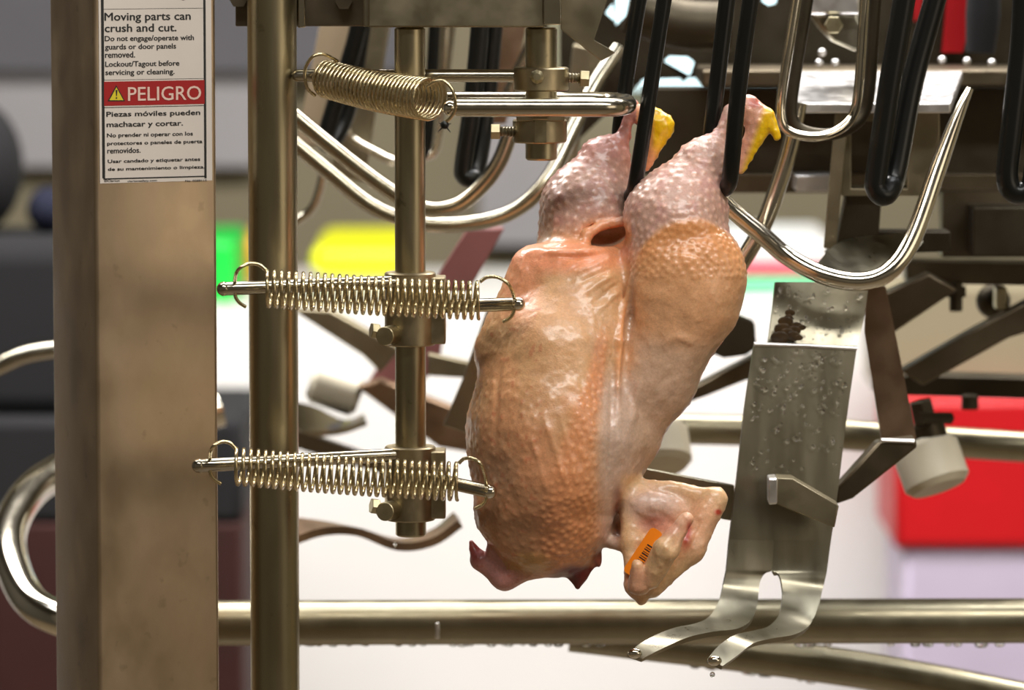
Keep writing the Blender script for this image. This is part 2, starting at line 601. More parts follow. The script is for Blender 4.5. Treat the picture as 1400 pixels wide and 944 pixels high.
def hexbolt(parent, p_head, p_end, r_head, r_sh, head_len, threaded=True):
    p0, p1 = Vector(p_head), Vector(p_end)
    d = (p1 - p0).normalized()
    bo = obj('bolt', MB().cyl(p0, p0 + d * head_len, r_head, 6, 0.0006), M['bolt'], parent)
    L = (p1 - p0).length - head_len
    nt_ = max(2, int(L / 0.0022))
    pts, rr = [], []
    for k in range(nt_ * 2 + 1):
        pts.append(p0 + d * (head_len + L * k / (nt_ * 2))); rr.append(r_sh * (1.0 if k % 2 else 0.82))
    obj('thread', MB().tube(pts, rr, 14), M['thread'], bo)
    return bo


def clamp(px, py0, py1, r, label, block=None, Y=0):
    c = at(px, py1, Y)
    z1_, z0_ = at(px, py0, Y).z, c.z
    t = thing('rod_clamp', label, 'clamp', (c.x, Y, z0_), 'clamps on the hanging rods')
    obj('collar', MB().cyl((c.x, Y, z0_), (c.x, Y, z1_), r * S(), 36, 0.0012), M['clamp'], t)
    return t, Vector((c.x, Y, (z0_ + z1_) / 2))


px = S()
# upper clamp on the short rod, with the straight spring bar
cl1, c1 = clamp(740, 92, 124, 37.5, 'uppermost rod clamp with a round bolt cap on its face')
obj('bolt_cap', MB().tube([at(734, 105, -.0215), at(734, 105, -.025), at(734, 105, -.0275)], [10 * px, 9.5 * px, 5 * px], 8), M['bolt'], cl1)
hexbolt(cl1, at(806, 108, 0.0), at(772, 106, 0.0), 12 * px, 7.5 * px, 13 * px)
TIP_U = at(408, 103.5, 0.035)
obj('spring_bar', MB().rod(TIP_U, at(706, 103.5, 0.012), 8.8 * px, 20, True), M['bar'], cl1)
# lower clamp on the short rod, with the U-shaped bar
cl2, c2 = clamp(738, 163, 195, 37, 'split rod clamp under the looped bar on the short rod')
obj('slot_key', MB().boxpx(731, 160, 747, 195.5, -0.0265, -0.018), M['bolt'], cl2)
hexbolt(cl2, at(671, 180, -.005), at(704, 180, -.005), 11.5 * px, 7.5 * px, 13 * px)
YF, YK = -0.068, 0.055
zl = at(700, 147, YF).z
def lp(pxx, Y): return Vector((at(pxx, 147, Y).x, Y, zl))
loopbar = [lp(622, YF), lp(700, YF), lp(790, YF), lp(835, YF + .004), lp(853, YF + .025), lp(858, -0.006), lp(850, YK - .025), lp(828, YK - .004), lp(780, YK), lp(690, YK), lp(612, YK)]
obj('loop_bar', MB().tube(loopbar, 12.6 * px, 20, 6), M['bar'], cl2)
obj('weld_block', MB().boxpx(706, 150, 772, 166, -0.022, 0.022).boxpx(728, 141, 750, 164, -0.068, 0.055), M['clamp'], cl2, bevel=.001)
obj('ball_tip', MB().ball(lp(615, YF - .006), 11 * px), M['chrome'], cl2)
TIP_F = lp(615, YF)


def spring(label, A, B, H0, H1, r0, r1, turns, wr, sag=0.0, phase=0.0, ends=None):
    """A,B: coil axis ends; H0,H1: hook anchor points on the bars."""
    A, B = Vector(A), Vector(B)
    ax = (B - A).normalized()
    u = Vector((0, 0, 1)); u = (u - ax * u.dot(ax)).normalized()
    v = ax.cross(u)
    t = thing('coil_spring', label, 'spring', (A + B) / 2 - Vector((0, 0, r0)), 'coil springs between the bars')
    pts = []
    N = int(turns * 18)
    for k in range(N + 1):
        s_ = k / N
        a = 2 * math.pi * turns * s_ + phase
        rr = r0 + (r1 - r0) * s_
        pts.append(A.lerp(B, s_) + (u * math.cos(a) + v * math.sin(a)) * rr - Vector((0, 0, sag * math.sin(math.pi * s_))))
    obj('coil', MB().tube(pts, wr, 8), M['spring'], t, angle=80)
    for P, E, H, sgn, rr in ((A, pts[0], H0, -1, r0), (B, pts[-1], H1, 1, r1)):
        H = Vector(H)
        o_ = ax * sgn
        span = abs((H - P).dot(ax))
        up = Vector((0, 0, 1))
        fr = Vector((0, -1, 0)) * rr * 0.25
        path = [P + up * rr * 1.0, P + o_ * span * .22 + up * rr * 1.28, P + o_ * span * .55 + up * rr * 1.3 + fr * .5, P + o_ * span * .85 + up * rr * .95 + fr,
                H + up * rr * .42 + fr, H + fr * .8 - up * rr * .35, H - o_ * rr * .22 - up * rr * .75 + fr * .6, H - o_ * rr * .6 - up * rr * 1.0 + fr * .3]
        if ends: path = ends[0 if sgn < 0 else 1]
        obj('hook', MB().tube(path, wr, 8, 6), M['spring'], t, angle=80)
    return t


ts = spring('tightly wound coil spring slanting under the crossbeam, topmost of three', at(446, 108, 0.035), at(589, 136, -0.060), at(421, 104, 0.034), lp(612, YF) ,
       24.5 * px, 28 * px, 27, 2.35 * px, 0.002, ends=(
           [at(462, 84, .03), at(452, 78, .025), at(440, 74, .02), at(427, 78, .018), at(418, 92, .02), at(417, 108, .02), at(421, 122, .022), at(431, 131, .026)],
           [at(584, 118, -.076), at(594, 112, -.08), at(606, 111, -.083), at(616, 119, -.085), at(622, 134, -.086), at(622, 150, -.084), at(616, 161, -.082), at(608, 168, -.08)]))
kn = MB().ball(at(608, 171, -.08), 6 * px, 8, 6)
for dx, dy in ((-9, 9), (8, 10), (-8, -3), (9, -2)):
    kn.tube([at(608, 171, -.08), at(608 + dx, 171 + dy, -.081)], [1.6 * px, .5 * px], 6)
obj('tied_knot', kn, M['black'], ts)


def vclamp(pyt, pyb, tipL, tipR, aL, aR, coilA, coilB, lab_c, lab_s, turns, boltY):
    t, c = clamp(561, pyt, pyb, 35, lab_c)
    obj('clamp_block', MB().boxpx(583, pyt + 8, 609, pyb - 1, -0.012, 0.02), M['clamp'], t, bevel=.0012)
    obj('arm', MB().rod(tipL, aL, 9.2 * px, 18, True), M['bar'], t)
    obj('arm', MB().rod(tipR, aR, 9.2 * px, 18, True), M['bar'], t)
    dR = (Vector(tipR) - Vector(aR)).normalized(); dL = (Vector(tipL) - Vector(aL)).normalized()
    obj('ball_tip', MB().ball(Vector(tipR) + dR * .003, 9.6 * px), M['chrome'], t)
    obj('ball_tip', MB().ball(Vector(tipL) + dL * .002, 9.8 * px), M['bar'], t)
    hexbolt(t, at(507, boltY, -.026), at(540, boltY + 4, -.02), 11 * px, 7 * px, 11 * px)
    obj('boss', MB().cyl(at(526, boltY + 8, -.034), at(540, boltY + 5, -.012), 13 * px, 18, .0006), M['bolt'], t)
    spring(lab_s, coilA, coilB, Vector(tipL) - dL * .008, Vector(tipR) - dR * .002, 24.3 * px, 24.8 * px, turns, 2.5 * px, 0.0012)


vclamp(372, 472, at(309, 395, -.062), at(705, 416, -.072), at(545, 386, -.012), at(590, 420, -.006), at(364, 394.5, -.085), at(656, 411, -.085),
       'rod clamp halfway down the long rod behind the middle spring', 'loosely wound coil spring in front of the pole, middle of three', 29.5, 452)
vclamp(610, 711, at(275, 637, -.072), at(667, 672, -.078), at(545, 622, -.012), at(590, 655, -.02), at(322, 638, -.092), at(627, 659, -.096),
       'rod clamp near the bottom end of the long rod', 'open coil spring across pole and post, lowest of three', 30.5, 692)


# ------------------------------------------------------------------ the carcass (signed-distance body, one continuous skin)
class Field:
    def __init__(s, lo, hi, h):
        s.lo, s.h = np.array(lo, np.float32), h
        n_ = [int((b - a) / h) + 1 for a, b in zip(lo, hi)]
        g = [np.arange(k, dtype=np.float32) * h + l for k, l in zip(n_, lo)]
        s.X, s.Y, s.Z = g[0][:, None, None], g[1][None, :, None], g[2][None, None, :]
        s.F = np.full(n_, 1e3, np.float32)

    def cone(s, a, ra, b, rb, zs=1.0):
        a = np.array(a, np.float32); b = np.array(b, np.float32)
        d = b - a; L = float((d * d).sum())
        t = ((s.X - a[0]) * d[0] + (s.Y - a[1]) * d[1] + (s.Z - a[2]) * d[2]) / L
        t = np.clip(t, 0, 1)
        q = (s.X - a[0] - t * d[0]) ** 2 + (s.Y - a[1] - t * d[1]) ** 2 + ((s.Z - a[2] - t * d[2]) / zs) ** 2
        return np.sqrt(q) - (ra + (rb - ra) * t)

    def ell(s, c, r, ang=0):
        ca, sa = math.cos(math.radians(ang)), math.sin(math.radians(ang))
        x, y, z = s.X - c[0], s.Y - c[1], s.Z - c[2]
        u, v = x * ca + y * sa, -x * sa + y * ca
        k = np.sqrt((u / r[0]) ** 2 + (v / r[1]) ** 2 + (z / r[2]) ** 2)
        return (k - 1) * min(r)

    def tri(s, a, b, c, r):
        a, b, c = [np.array(q, np.float32) for q in (a, b, c)]
        best = None
        nrm = np.cross(b - a, c - a); nrm = nrm / np.linalg.norm(nrm)
        inside = None
        for p, q in ((a, b), (b, c), (c, a)):
            d = q - p
            t = np.clip(((s.X - p[0]) * d[0] + (s.Y - p[1]) * d[1] + (s.Z - p[2]) * d[2]) / float((d * d).sum()), 0, 1)
            e = (s.X - p[0] - t * d[0]) ** 2 + (s.Y - p[1] - t * d[1]) ** 2 + (s.Z - p[2] - t * d[2]) ** 2
            best = e if best is None else np.minimum(best, e)
            m_ = np.cross(nrm, d)
            i_ = ((s.X - p[0]) * m_[0] + (s.Y - p[1]) * m_[1] + (s.Z - p[2]) * m_[2]) > 0
            inside = i_ if inside is None else inside & i_
        pl = ((s.X - a[0]) * nrm[0] + (s.Y - a[1]) * nrm[1] + (s.Z - a[2]) * nrm[2]) ** 2
        return np.sqrt(np.where(inside, pl, best)) - r

    def add(s, d, k=12):
        h = np.clip(0.5 + 0.5 * (d - s.F) / k, 0, 1)
        s.F = (d + (s.F - d) * h - k * h * (1 - h)).astype(np.float32)

    def sub(s, d, k=8):
        d = -d
        h = np.clip(0.5 - 0.5 * (d - s.F) / k, 0, 1)
        s.F = (d + (s.F - d) * h + k * h * (1 - h)).astype(np.float32)

    def nets(s):
        F = s.F
        nx, ny, nz = F.shape
        cnt = np.zeros((nx - 1, ny - 1, nz - 1), np.uint8)
        acc = np.zeros((3, nx - 1, ny - 1, nz - 1), np.float32)
        ins = F < 0
        sl = lambda i, n_: slice(i, n_ - 1 + i)
        for ax in range(3):
            o1, o2 = [q for q in range(3) if q != ax]
            for i in (0, 1):
                for j in (0, 1):
                    ia = [0, 0, 0]; ia[o1] = i; ia[o2] = j
                    ib = list(ia); ib[ax] = 1
                    A_ = tuple(sl(ia[q], F.shape[q]) for q in range(3))
                    B_ = tuple(sl(ib[q], F.shape[q]) for q in range(3))
                    cr = ins[A_] != ins[B_]
                    fa, fb = F[A_], F[B_]
                    t = np.where(cr, fa / np.where(cr, fa - fb, 1), 0)
                    cnt += cr
                    acc[ax] += np.where(cr, t, 0)
                    acc[o1] += cr * np.float32(i)
                    acc[o2] += cr * np.float32(j)
        act = cnt > 0
        idx = np.full(act.shape, -1, np.int32)
        n_ = int(act.sum())
        idx[act] = np.arange(n_)
        ii = np.argwhere(act).astype(np.float32)
        P = (ii + (acc[:, act] / cnt[act]).T) * s.h + s.lo
        quads = []
        for ax in range(3):
            o1, o2 = (ax + 1) % 3, (ax + 2) % 3
            A_ = [slice(1, -1)] * 3; A_[ax] = slice(0, -1)
            B_ = [slice(1, -1)] * 3; B_[ax] = slice(1, None)
            a_, b_ = ins[tuple(A_)], ins[tuple(B_)]
            for flip, sel in ((False, a_ & ~b_), (True, ~a_ & b_)):
                e = np.argwhere(sel)
                if not len(e): continue
                for q in (o1, o2): e[:, q] += 1
                def cell(d1, d2):
                    c = e.copy(); c[:, o1] -= d1; c[:, o2] -= d2
                    return idx[c[:, 0], c[:, 1], c[:, 2]]
                q = np.stack([cell(1, 1), cell(0, 1), cell(0, 0), cell(1, 0)], 1)
                quads.append(q[:, ::-1] if flip else q)
        return P, np.concatenate(quads)


VOX = 2.2
fd = Field((615, 105, -150), (1085, 840, 165), VOX)    # photo-pixel units; y runs down, z towards the viewer
# trunk
fd.add(fd.cone((760, 395, -10), 66, (768, 480, 0), 100))
fd.add(fd.cone((768, 480, 0), 100, (765, 590, 5), 126), 20)
fd.add(fd.cone((765, 590, 5), 126, (748, 690, 5), 96), 20)
fd.add(fd.cone((748, 690, 5), 96, (764, 738, 5), 48), 20)
fd.add(fd.cone((760, 480, 60), 48, (755, 650, 75), 60), 40)          # breast muscle
fd.add(fd.cone((805, 400, 10), 66, (812, 480, 20), 60), 30)
fd.add(fd.cone((728, 366, 5), 28, (690, 480, 0), 40), 20)            # flank corner
fd.add(fd.cone((840, 470, -10), 60, (842, 580, 5), 52), 24)          # side under the thigh
# far leg
fd.add(fd.cone((867, 140, -62), 6, (853, 185, -62), 9), 6)
fd.add(fd.cone((853, 185, -62), 9, (829, 217, -60), 33), 8)
fd.add(fd.cone((829, 217, -60), 33, (803, 285, -55), 63), 14)
fd.add(fd.cone((803, 285, -55), 63, (802, 345, -50), 68), 14)
# top cut of the belly flap, only in front of the far leg
# near leg
fd.add(fd.cone((997, 148, 12), 6, (984, 188, 14), 9), 6)
fd.add(fd.cone((984, 188, 14), 9, (962, 222, 18), 33), 8)
fd.add(fd.cone((962, 222, 18), 33, (925, 300, 25), 70), 14)
fd.add(fd.cone((925, 300, 25), 70, (922, 360, 25), 72), 14)
# thigh
fd.add(fd.ell((938, 384, 48), (82, 86, 62), 0), 6)
fd.add(fd.cone((935, 420, 40), 66, (893, 520, 28), 56), 20)
fd.add(fd.cone((893, 520, 28), 52, (866, 600, 15), 30), 20)
fd.add(fd.cone((866, 600, 15), 32, (852, 650, 10), 24), 14)


def surf(x, y):            # z of the front skin at a point
    ix, iy = int((x - 615) / VOX), int((y - 105) / VOX)
    k = np.nonzero(fd.F[ix, iy] < 0)[0]
    return (k.max() * VOX - 150) if len(k) else 0


def fold(pts, r, k, lift=0):
    q = [(x, y, surf(x, y) + lift) for x, y in pts]
    q[-1] = (q[-1][0], q[-1][1], q[-1][2] - 9)        # the fold sinks back into the skin
    for a_, b_2, ra, rb2 in zip(q[:-1], q[1:], r[:-1], r[1:]):
        fd.add(fd.cone(a_, ra, b_2, rb2), k)


fold([(862, 380), (853, 425), (846, 468), (842, 530), (839, 600)], [3, 4.5, 5, 4, 2], 8, 2)
# belly opening
fd.add(fd.cone((815, 332, -22), 16, (862, 328, -22), 18), 8)
fd.sub(fd.ell((828, 321, 14), (33, 20, 38), -10), 6)
fd.add(fd.cone((797, 342, 22), 6, (803, 321, 18), 5), 8)
fd.add(fd.cone((803, 321, 18), 5, (822, 308, 8), 5), 6)
fd.add(fd.cone((822, 308, 8), 5, (860, 302, 4), 6), 6)
fold([(730, 347), (765, 350), (800, 350), (838, 346)], [2, 4, 4, 4], 14, -2)
# hock ends beyond the shackle bars
fd.add(fd.cone((867, 150, -62), 7, (888, 160, -58), 14, .8), 8)
fd.add(fd.cone((888, 158, -58), 18, (904, 166, -56), 18, .7), 8)
fd.add(fd.cone((904, 172, -56), 17, (884, 226, -56), 6, .7), 8)
fd.add(fd.cone((997, 156, 12), 7, (1020, 154, 12), 16, .8), 8)
fd.add(fd.cone((1022, 148, 12), 19, (1040, 163, 14), 16, .7), 8)
fd.add(fd.cone((1036, 174, 14), 17, (1012, 232, 12), 6, .7), 8)
fd.add(fd.cone((1048, 160, 16), 10, (1062, 188, 18), 5), 5)
# near wing
fd.add(fd.tri((856, 662, 30), (972, 684, 52), (868, 790, 52), 9), 10)
fd.add(fd.cone((838, 640, 30), 12, (864, 660, 34), 10), 14)
fd.add(fd.cone((862, 656, 34), 6, (975, 676, 56), 8), 8)
fd.add(fd.cone((974, 682, 54), 17, (940, 748, 64), 20), 8)
fd.add(fd.cone((940, 748, 64), 20, (888, 798, 66), 17), 8)
fd.add(fd.cone((862, 670, 34), 16, (864, 740, 46), 14), 10)
fd.add(fd.cone((864, 740, 46), 13, (868, 798, 62), 16), 8)
fd.add(fd.cone((872, 802, 64), 17, (876, 816, 66), 8), 6)
fd.add(fd.ell((893, 690, 48), (36, 24, 20), 12), 10)
fd.add(fd.cone((934, 706, 116), 9, (907, 746, 116), 17.5), 2)
fd.add(fd.cone((907, 746, 116), 17.5, (886, 788, 92), 14), 3)
fd.add(fd.cone((869, 770, 100), 8, (871, 796, 88), 16), 4)
fd.sub(fd.cone((950, 712, 80), 6, (918, 768, 92), 6), 4)
fd.add(fd.cone((832, 690, -5), 16, (848, 736, 4), 15), 8)
fd.add(fd.cone((826, 738, 20), 10, (858, 746, 40), 9), 8)
fd.add(fd.tri((757, 770, 8), (815, 768, 8), (789, 799, 8), 5), 5)
# far wing tip and neck stump
fd.add(fd.cone((644, 742, -10), 2.5, (656, 766, -8), 11), 4)
fd.add(fd.cone((656, 766, -8), 11, (690, 788, 0), 18), 8)
fd.add(fd.cone((690, 788, 0), 18, (738, 770, 20), 17), 8)
fd.add(fd.cone((676, 752, 5), 12, (700, 770, 10), 14), 8)
fd.add(fd.cone((784, 758, 10), 30, (791, 784, 10), 12), 8)
fd.add(fd.cone((791, 784, 10), 12, (790, 803, 10), 4), 6)
fd.add(fd.cone((814, 748, 10), 10, (819, 773, 12), 3.5), 5)
P, Q = fd.nets()
del fd
Q = Q[:, ::-1]          # y is flipped below
me = bpy.data.meshes.new('skin_body')
L = (P - np.array([700, 472, 0])) * np.array([1, -1, 1])      # x right, y up, z towards viewer (px)


def set_mesh(me, L, Q):
    me.vertices.add(len(L)); me.vertices.foreach_set('co', L.astype(np.float32).ravel())
    me.loops.add(Q.size); me.loops.foreach_set('vertex_index', Q.astype(np.int32).ravel())
    me.polygons.add(len(Q)); me.polygons.foreach_set('loop_start', np.arange(0, Q.size, 4, dtype=np.int32))
    me.polygons.foreach_set('use_smooth', np.ones(len(Q), bool))
    me.update(); me.validate()


set_mesh(me, L, Q)
NV = np.empty(len(L) * 3, np.float32); me.vertex_normals.foreach_get('vector', NV); NV = NV.reshape(-1, 3)
if ((NV * (L - L.mean(0))).sum(1)).mean() < 0:
    Q = Q[:, ::-1]
    bpy.data.meshes.remove(me)
    me = bpy.data.meshes.new('skin_body'); set_mesh(me, L, Q)
    me.vertex_normals.foreach_get('vector', nv_ := np.empty(len(L) * 3, np.float32)); NV = nv_.reshape(-1, 3)
X, Yp, Zz = P[:, 0], P[:, 1], P[:, 2]
front = np.clip(NV[:, 2] * 2 + 0.4, 0, 1)


def sm(x, a, b):
    t = np.clip((x - a) / (b - a), 0, 1)
    return t * t * (3 - 2 * t)


def blob(cx, cy, rx, ry, soft=0.5):
    d = np.sqrt(((X - cx) / rx) ** 2 + ((Yp - cy) / ry) ** 2)
    return 1 - sm(d, 1 - soft, 1 + soft)


def dline(pts):
    best = np.full(len(X), 1e6)
    for (x0, y0), (x1, y1) in zip(pts[:-1], pts[1:]):
        dx, dy = x1 - x0, y1 - y0
        t = np.clip(((X - x0) * dx + (Yp - y0) * dy) / (dx * dx + dy * dy), 0, 1)
        best = np.minimum(best, np.hypot(X - x0 - t * dx, Yp - y0 - t * dy))
    return best


def stroke(pts, wdt):
    (xa, ya), (xb, yb2) = pts[0], pts[-1]          # fades out towards both ends
    L2_ = (xb - xa) ** 2 + (yb2 - ya) ** 2
    t = np.clip(((X - xa) * (xb - xa) + (Yp - ya) * (yb2 - ya)) / L2_, 0, 1)
    return np.exp(-(dline(pts) / wdt) ** 2) * front * sm(t, -.05, .3) * sm(1 - t, 0, .4)


# cheap smooth value noise on the skin
def vnoise(p, sc, seed):
    r_ = np.random.default_rng(seed)
    T = r_.random((32, 32, 32)).astype(np.float32)
    q = p / sc
    i = np.floor(q).astype(int); f = q - i
    f = f * f * (3 - 2 * f)
    out = 0
    for a in (0, 1):
        for b_2 in (0, 1):
            for c in (0, 1):
                w_ = (f[:, 0] if a else 1 - f[:, 0]) * (f[:, 1] if b_2 else 1 - f[:, 1]) * (f[:, 2] if c else 1 - f[:, 2])
                out = out + w_ * T[(i[:, 0] + a) % 32, (i[:, 1] + b_2) % 32, (i[:, 2] + c) % 32]
    return out


n1, n2, n3 = vnoise(P, 46, 1), vnoise(P, 15, 2), vnoise(P, 6, 3)
tcap = blob(941, 390, 80, 88, .07) * (Zz > 20)
legs = np.maximum(1 - np.where(X > 845, sm(Yp, 330, 370), sm(Yp, 300, 335)), 0) * (1 - blob(826, 325, 34, 22, .2)) * (1 - tcap)
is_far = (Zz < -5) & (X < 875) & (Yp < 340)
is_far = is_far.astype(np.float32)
thigh = blob(940, 385, 88, 88, .25) * (Zz > 20)
thightop = thigh * (1 - sm(Yp, 315, 420))
tract = (1 - sm(np.abs(X - np.interp(Yp, [440, 520, 600, 680, 780], [824, 812, 790, 778, 775])) / np.interp(Yp, [440, 520, 600, 680, 780], [7, 16, 28, 44, 54]), .3, 1.2)) * sm(Yp, 440, 480) * (1 - sm(X, 822, 842)) * front
wing = sm(X, 842, 856) * sm(Yp, 640, 660)
# displacement
disp = (n1 - .5) * 5 + (n2 - .5) * 2.0 + (n3 - .5) * 0.7
for pts, wd, am in (
        ([(842, 352), (815, 362), (770, 380)], 4, 2.6), ([(846, 362), (812, 378), (785, 392)], 3.5, -2.4), ([(848, 372), (818, 388), (792, 408)], 4, 2.4),
        ([(838, 345), (800, 352), (730, 352)], 4, -3.5), ([(849, 385), (826, 402), (806, 420)], 3.5, -2), ([(848, 395), (830, 412), (812, 432)], 4, 1.8),
        ([(720, 345), (706, 400), (690, 460)], 5, 3), ([(702, 420), (682, 520), (676, 640)], 4, -2.2),
        ([(838, 500), (834, 600), (830, 700)], 5, -4), ([(858, 380), (856, 470), (850, 560)], 6, -5),
        ([(890, 480), (920, 460), (960, 470)], 7, 3), ([(880, 560), (905, 520), (930, 500)], 7, -2.5),
        ([(860, 590), (868, 540), (880, 500)], 5, 3),
        ([(740, 560), (760, 620), (780, 690)], 4, 1.8), ([(722, 580), (742, 650), (765, 720)], 4, 1.6), ([(758, 545), (776, 610), (796, 690)], 4, 1.8),
        ([(905, 700), (925, 720), (905, 760)], 6, -2), ([(878, 700), (920, 705)], 6, -3), ([(880, 665), (930, 676)], 4, -3)):
    disp += stroke(pts, wd) * am * (.45 + 1.1 * n2)
edge = np.exp(-((np.hypot((X - 932) / 90, (Yp - 388) / 84) - 1.0) / .05) ** 2) * (Yp < 360) * (X > 862) * (X < 1000) * front
disp += tcap * 3.2 * (1 - sm(Yp, 330, 420))
# goose pimples: real bumps at feather follicles
spacing = np.full(len(X), 17.0)
amp = np.full(len(X), 0.7)
m_ = legs > .5; spacing[m_] = 11.5; amp[m_] = 1.5
m_ = thightop > .3; spacing[m_] = 8.0; amp[m_] = 1.5
m_ = tract > .4; spacing[m_] = 9.5; amp[m_] = 1.4
m_ = (X < 735) & (Yp > 520); spacing[m_] = 13.0; amp[m_] = 1.1
m_ = wing > .5; spacing[m_] = 15; amp[m_] = 1.0
m_ = (Yp < 250) & (np.minimum(np.abs(X - 888), 0 * X + 99) < 0); amp[m_] = 0
order = rng.permutation(len(X))
cells = {}
ctr = []
PT = P.tolist(); SPC = spacing.tolist()
for i in order.tolist():
    sp = SPC[i]; p = PT[i]
    c = (int(p[0] // 17), int(p[1] // 17), int(p[2] // 17))
    ok = True
    for dx in (-1, 0, 1):
        for dy in (-1, 0, 1):
            for dz in (-1, 0, 1):
                for q in cells.get((c[0] + dx, c[1] + dy, c[2] + dz), ()):
                    if (q[0] - p[0]) ** 2 + (q[1] - p[1]) ** 2 + (q[2] - p[2]) ** 2 < sp * sp:
                        ok = False; break
                if not ok: break
            if not ok: break
        if not ok: break
    if ok:
        cells.setdefault(c, []).append(p); ctr.append(i)
from mathutils.kdtree import KDTree
kd = KDTree(len(ctr))
for k, i in enumerate(ctr): kd.insert(PT[i], k)
kd.balance()
dist = np.array([kd.find(p)[2] for p in PT])
pim = np.exp(-(dist / 3.3) ** 2)
smooth_zone = 1 - np.clip(blob(760, 450, 60, 90, .3) * .8, 0, 1)
disp += pim * amp * smooth_zone * (1 - sm(Yp, 755, 775) * (X < 842))
L2 = L + NV * disp[:, None]

# skin colours by region, with some crease and hollow shade painted in
def C(*c): return np.array(srgb(*c))
col = np.tile(C(208, 164, 122), (len(X), 1))


def mixc(mask, c, k=1.0):
    global col
    m2 = np.clip(mask * k, 0, 1)[:, None]
    col = col * (1 - m2) + np.asarray(c) * m2


mixc(sm(Yp, 470, 640) * (1 - sm(X, 740, 790)), C(194, 147, 114))
mixc(sm(n1, .5, .75) * .4, C(212, 150, 110))
mixc(blob(775, 440, 70, 70), C(214, 172, 134), .6)
mixc(sm(X, 800, 830) * sm(Yp, 480, 540) * (1 - wing), C(206, 182, 168), .85)
mixc(sm(X, 850, 880) * sm(Yp, 430, 480) * (1 - wing), C(202, 170, 146), .9)
mixc(tract, C(216, 146, 106), .7)
mixc(tract * pim, C(238, 172, 124), .5)
mixc(thigh, C(212, 165, 128), .8)
mixc(tcap * (1 - sm(Yp, 310, 430)), C(214, 150, 100), .85)
mixc(legs, C(196, 160, 146))
mixc(legs * sm(n2, .5, .8), C(186, 142, 134), .7)
mixc(legs * pim, C(228, 190, 170), .7)
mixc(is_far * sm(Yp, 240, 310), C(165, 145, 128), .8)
mixc(is_far * (1 - sm(Yp, 180, 240)), C(190, 126, 118), .7)
mixc(blob(770, 352, 85, 22) * (1 - is_far), C(232, 152, 116), .8)
mixc(blob(712, 380, 26, 60), C(226, 156, 120), .7)
mixc(blob(828, 318, 38, 20) * (1 - is_far) * (X < 862), C(226, 160, 120), .9)
mixc(stroke([(862, 382), (853, 425), (846, 468), (842, 560)], 4.5), C(228, 164, 116), .9)
mixc(stroke([(864, 345), (862, 420), (858, 500)], 6), C(160, 132, 118), .55)  # grey shadow line in the crease, painted into the skin
mixc(blob(846, 700, 10, 36), C(120, 60, 40), .8)  # shade of the armpit gap painted dark on the skin
mixc(wing, C(222, 186, 146))
mixc(wing * blob(893, 690, 40, 26), C(214, 186, 176), .8)
mixc(wing * blob(900, 716, 30, 12), C(190, 130, 118), .7)  # shadowed hollow of the wing put into the colour
mixc(wing * blob(955, 720, 40, 40), C(228, 176, 148), .6)
mixc(wing * stroke([(938, 702), (938, 725), (930, 755)], 5), C(178, 50, 46), .9)
mixc(wing * blob(866, 790, 20, 22), C(206, 150, 128), .7)
mixc(wing * blob(978, 698, 5, 4), C(180, 40, 30), .9)
fw = (1 - sm(X, 735, 760)) * sm(Yp, 738, 755) * ((Zz < 22) | (Yp > 778))
mixc(fw * (1 - sm(X, 700, 740)), C(206, 150, 146), .9)
mixc(blob(650, 750, 14, 18), C(170, 70, 70), .8)
mixc(blob(725, 768, 28, 14), C(214, 176, 110), .6)
mixc(blob(790, 792, 40, 22, .3) * sm(Yp, 764, 776), C(110, 26, 24))
mixc(blob(819, 764, 9, 14), C(140, 60, 50), .8)
hk = ((X > 872) & (X < 930) & (Yp < 240) & (Zz < -30)).astype(float)
mixc(hk, C(222, 160, 120)); mixc(hk * sm(X - (Yp - 140) * .0, 888, 900) * (1 - sm(Yp, 190, 225)), C(236, 196, 40), .95)
hk2 = ((X > 1006) & (Yp < 245)).astype(float)
mixc(hk2, C(226, 172, 148)); mixc(hk2 * sm(X + (Yp - 160) * .35, 1034, 1046) * sm(Yp, 138, 150), C(238, 196, 50), .95)
mixc(hk2 * blob(1030, 142, 9, 7), C(190, 90, 85), .7)
mixc((n3 > .8) * (X < 740) * .35, C(185, 95, 70))
lum = col.mean(1, keepdims=True)
col = lum + (col - lum) * 1.1
col = np.clip(col * (0.95 + 0.14 * n2[:, None]), 0, 1)
bpy.data.meshes.remove(me)
me = bpy.data.meshes.new('chicken_carcass')
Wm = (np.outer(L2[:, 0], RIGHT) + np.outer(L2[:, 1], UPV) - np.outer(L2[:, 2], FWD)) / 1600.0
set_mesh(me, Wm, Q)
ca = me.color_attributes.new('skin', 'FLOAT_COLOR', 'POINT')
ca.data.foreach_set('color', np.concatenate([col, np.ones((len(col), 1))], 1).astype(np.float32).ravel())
m, nt, b = mat_new('chicken_skin')
at_ = nt.nodes.new('ShaderNodeAttribute'); at_.attribute_name = 'skin'
nz = noise(nt, 420, 4, .6)
rz = ramp(nt, nz.outputs[0], [(.3, (.90, .87, .84)), (.7, (1.12, 1.10, 1.08))])
mx = nt.nodes.new('ShaderNodeMix'); mx.data_type = 'RGBA'; mx.blend_type = 'MULTIPLY'; mx.inputs[0].default_value = 1
nt.links.new(at_.outputs['Color'], mx.inputs[6]); nt.links.new(rz.outputs[0], mx.inputs[7])
nt.links.new(mx.outputs[2], b.inputs['Base Color'])
b.inputs['Roughness'].default_value = .36
b.inputs['Subsurface Weight'].default_value = .25
b.inputs['Subsurface Radius'].default_value = (1.0, .45, .25)
b.inputs['Subsurface Scale'].default_value = .004
b.inputs['Coat Weight'].default_value = .5
b.inputs['Coat Roughness'].default_value = .22
nb = noise(nt, 700, 3, .6)
bp = nt.nodes.new('ShaderNodeBump'); bp.inputs['Strength'].default_value = .35; bp.inputs['Distance'].default_value = .0008
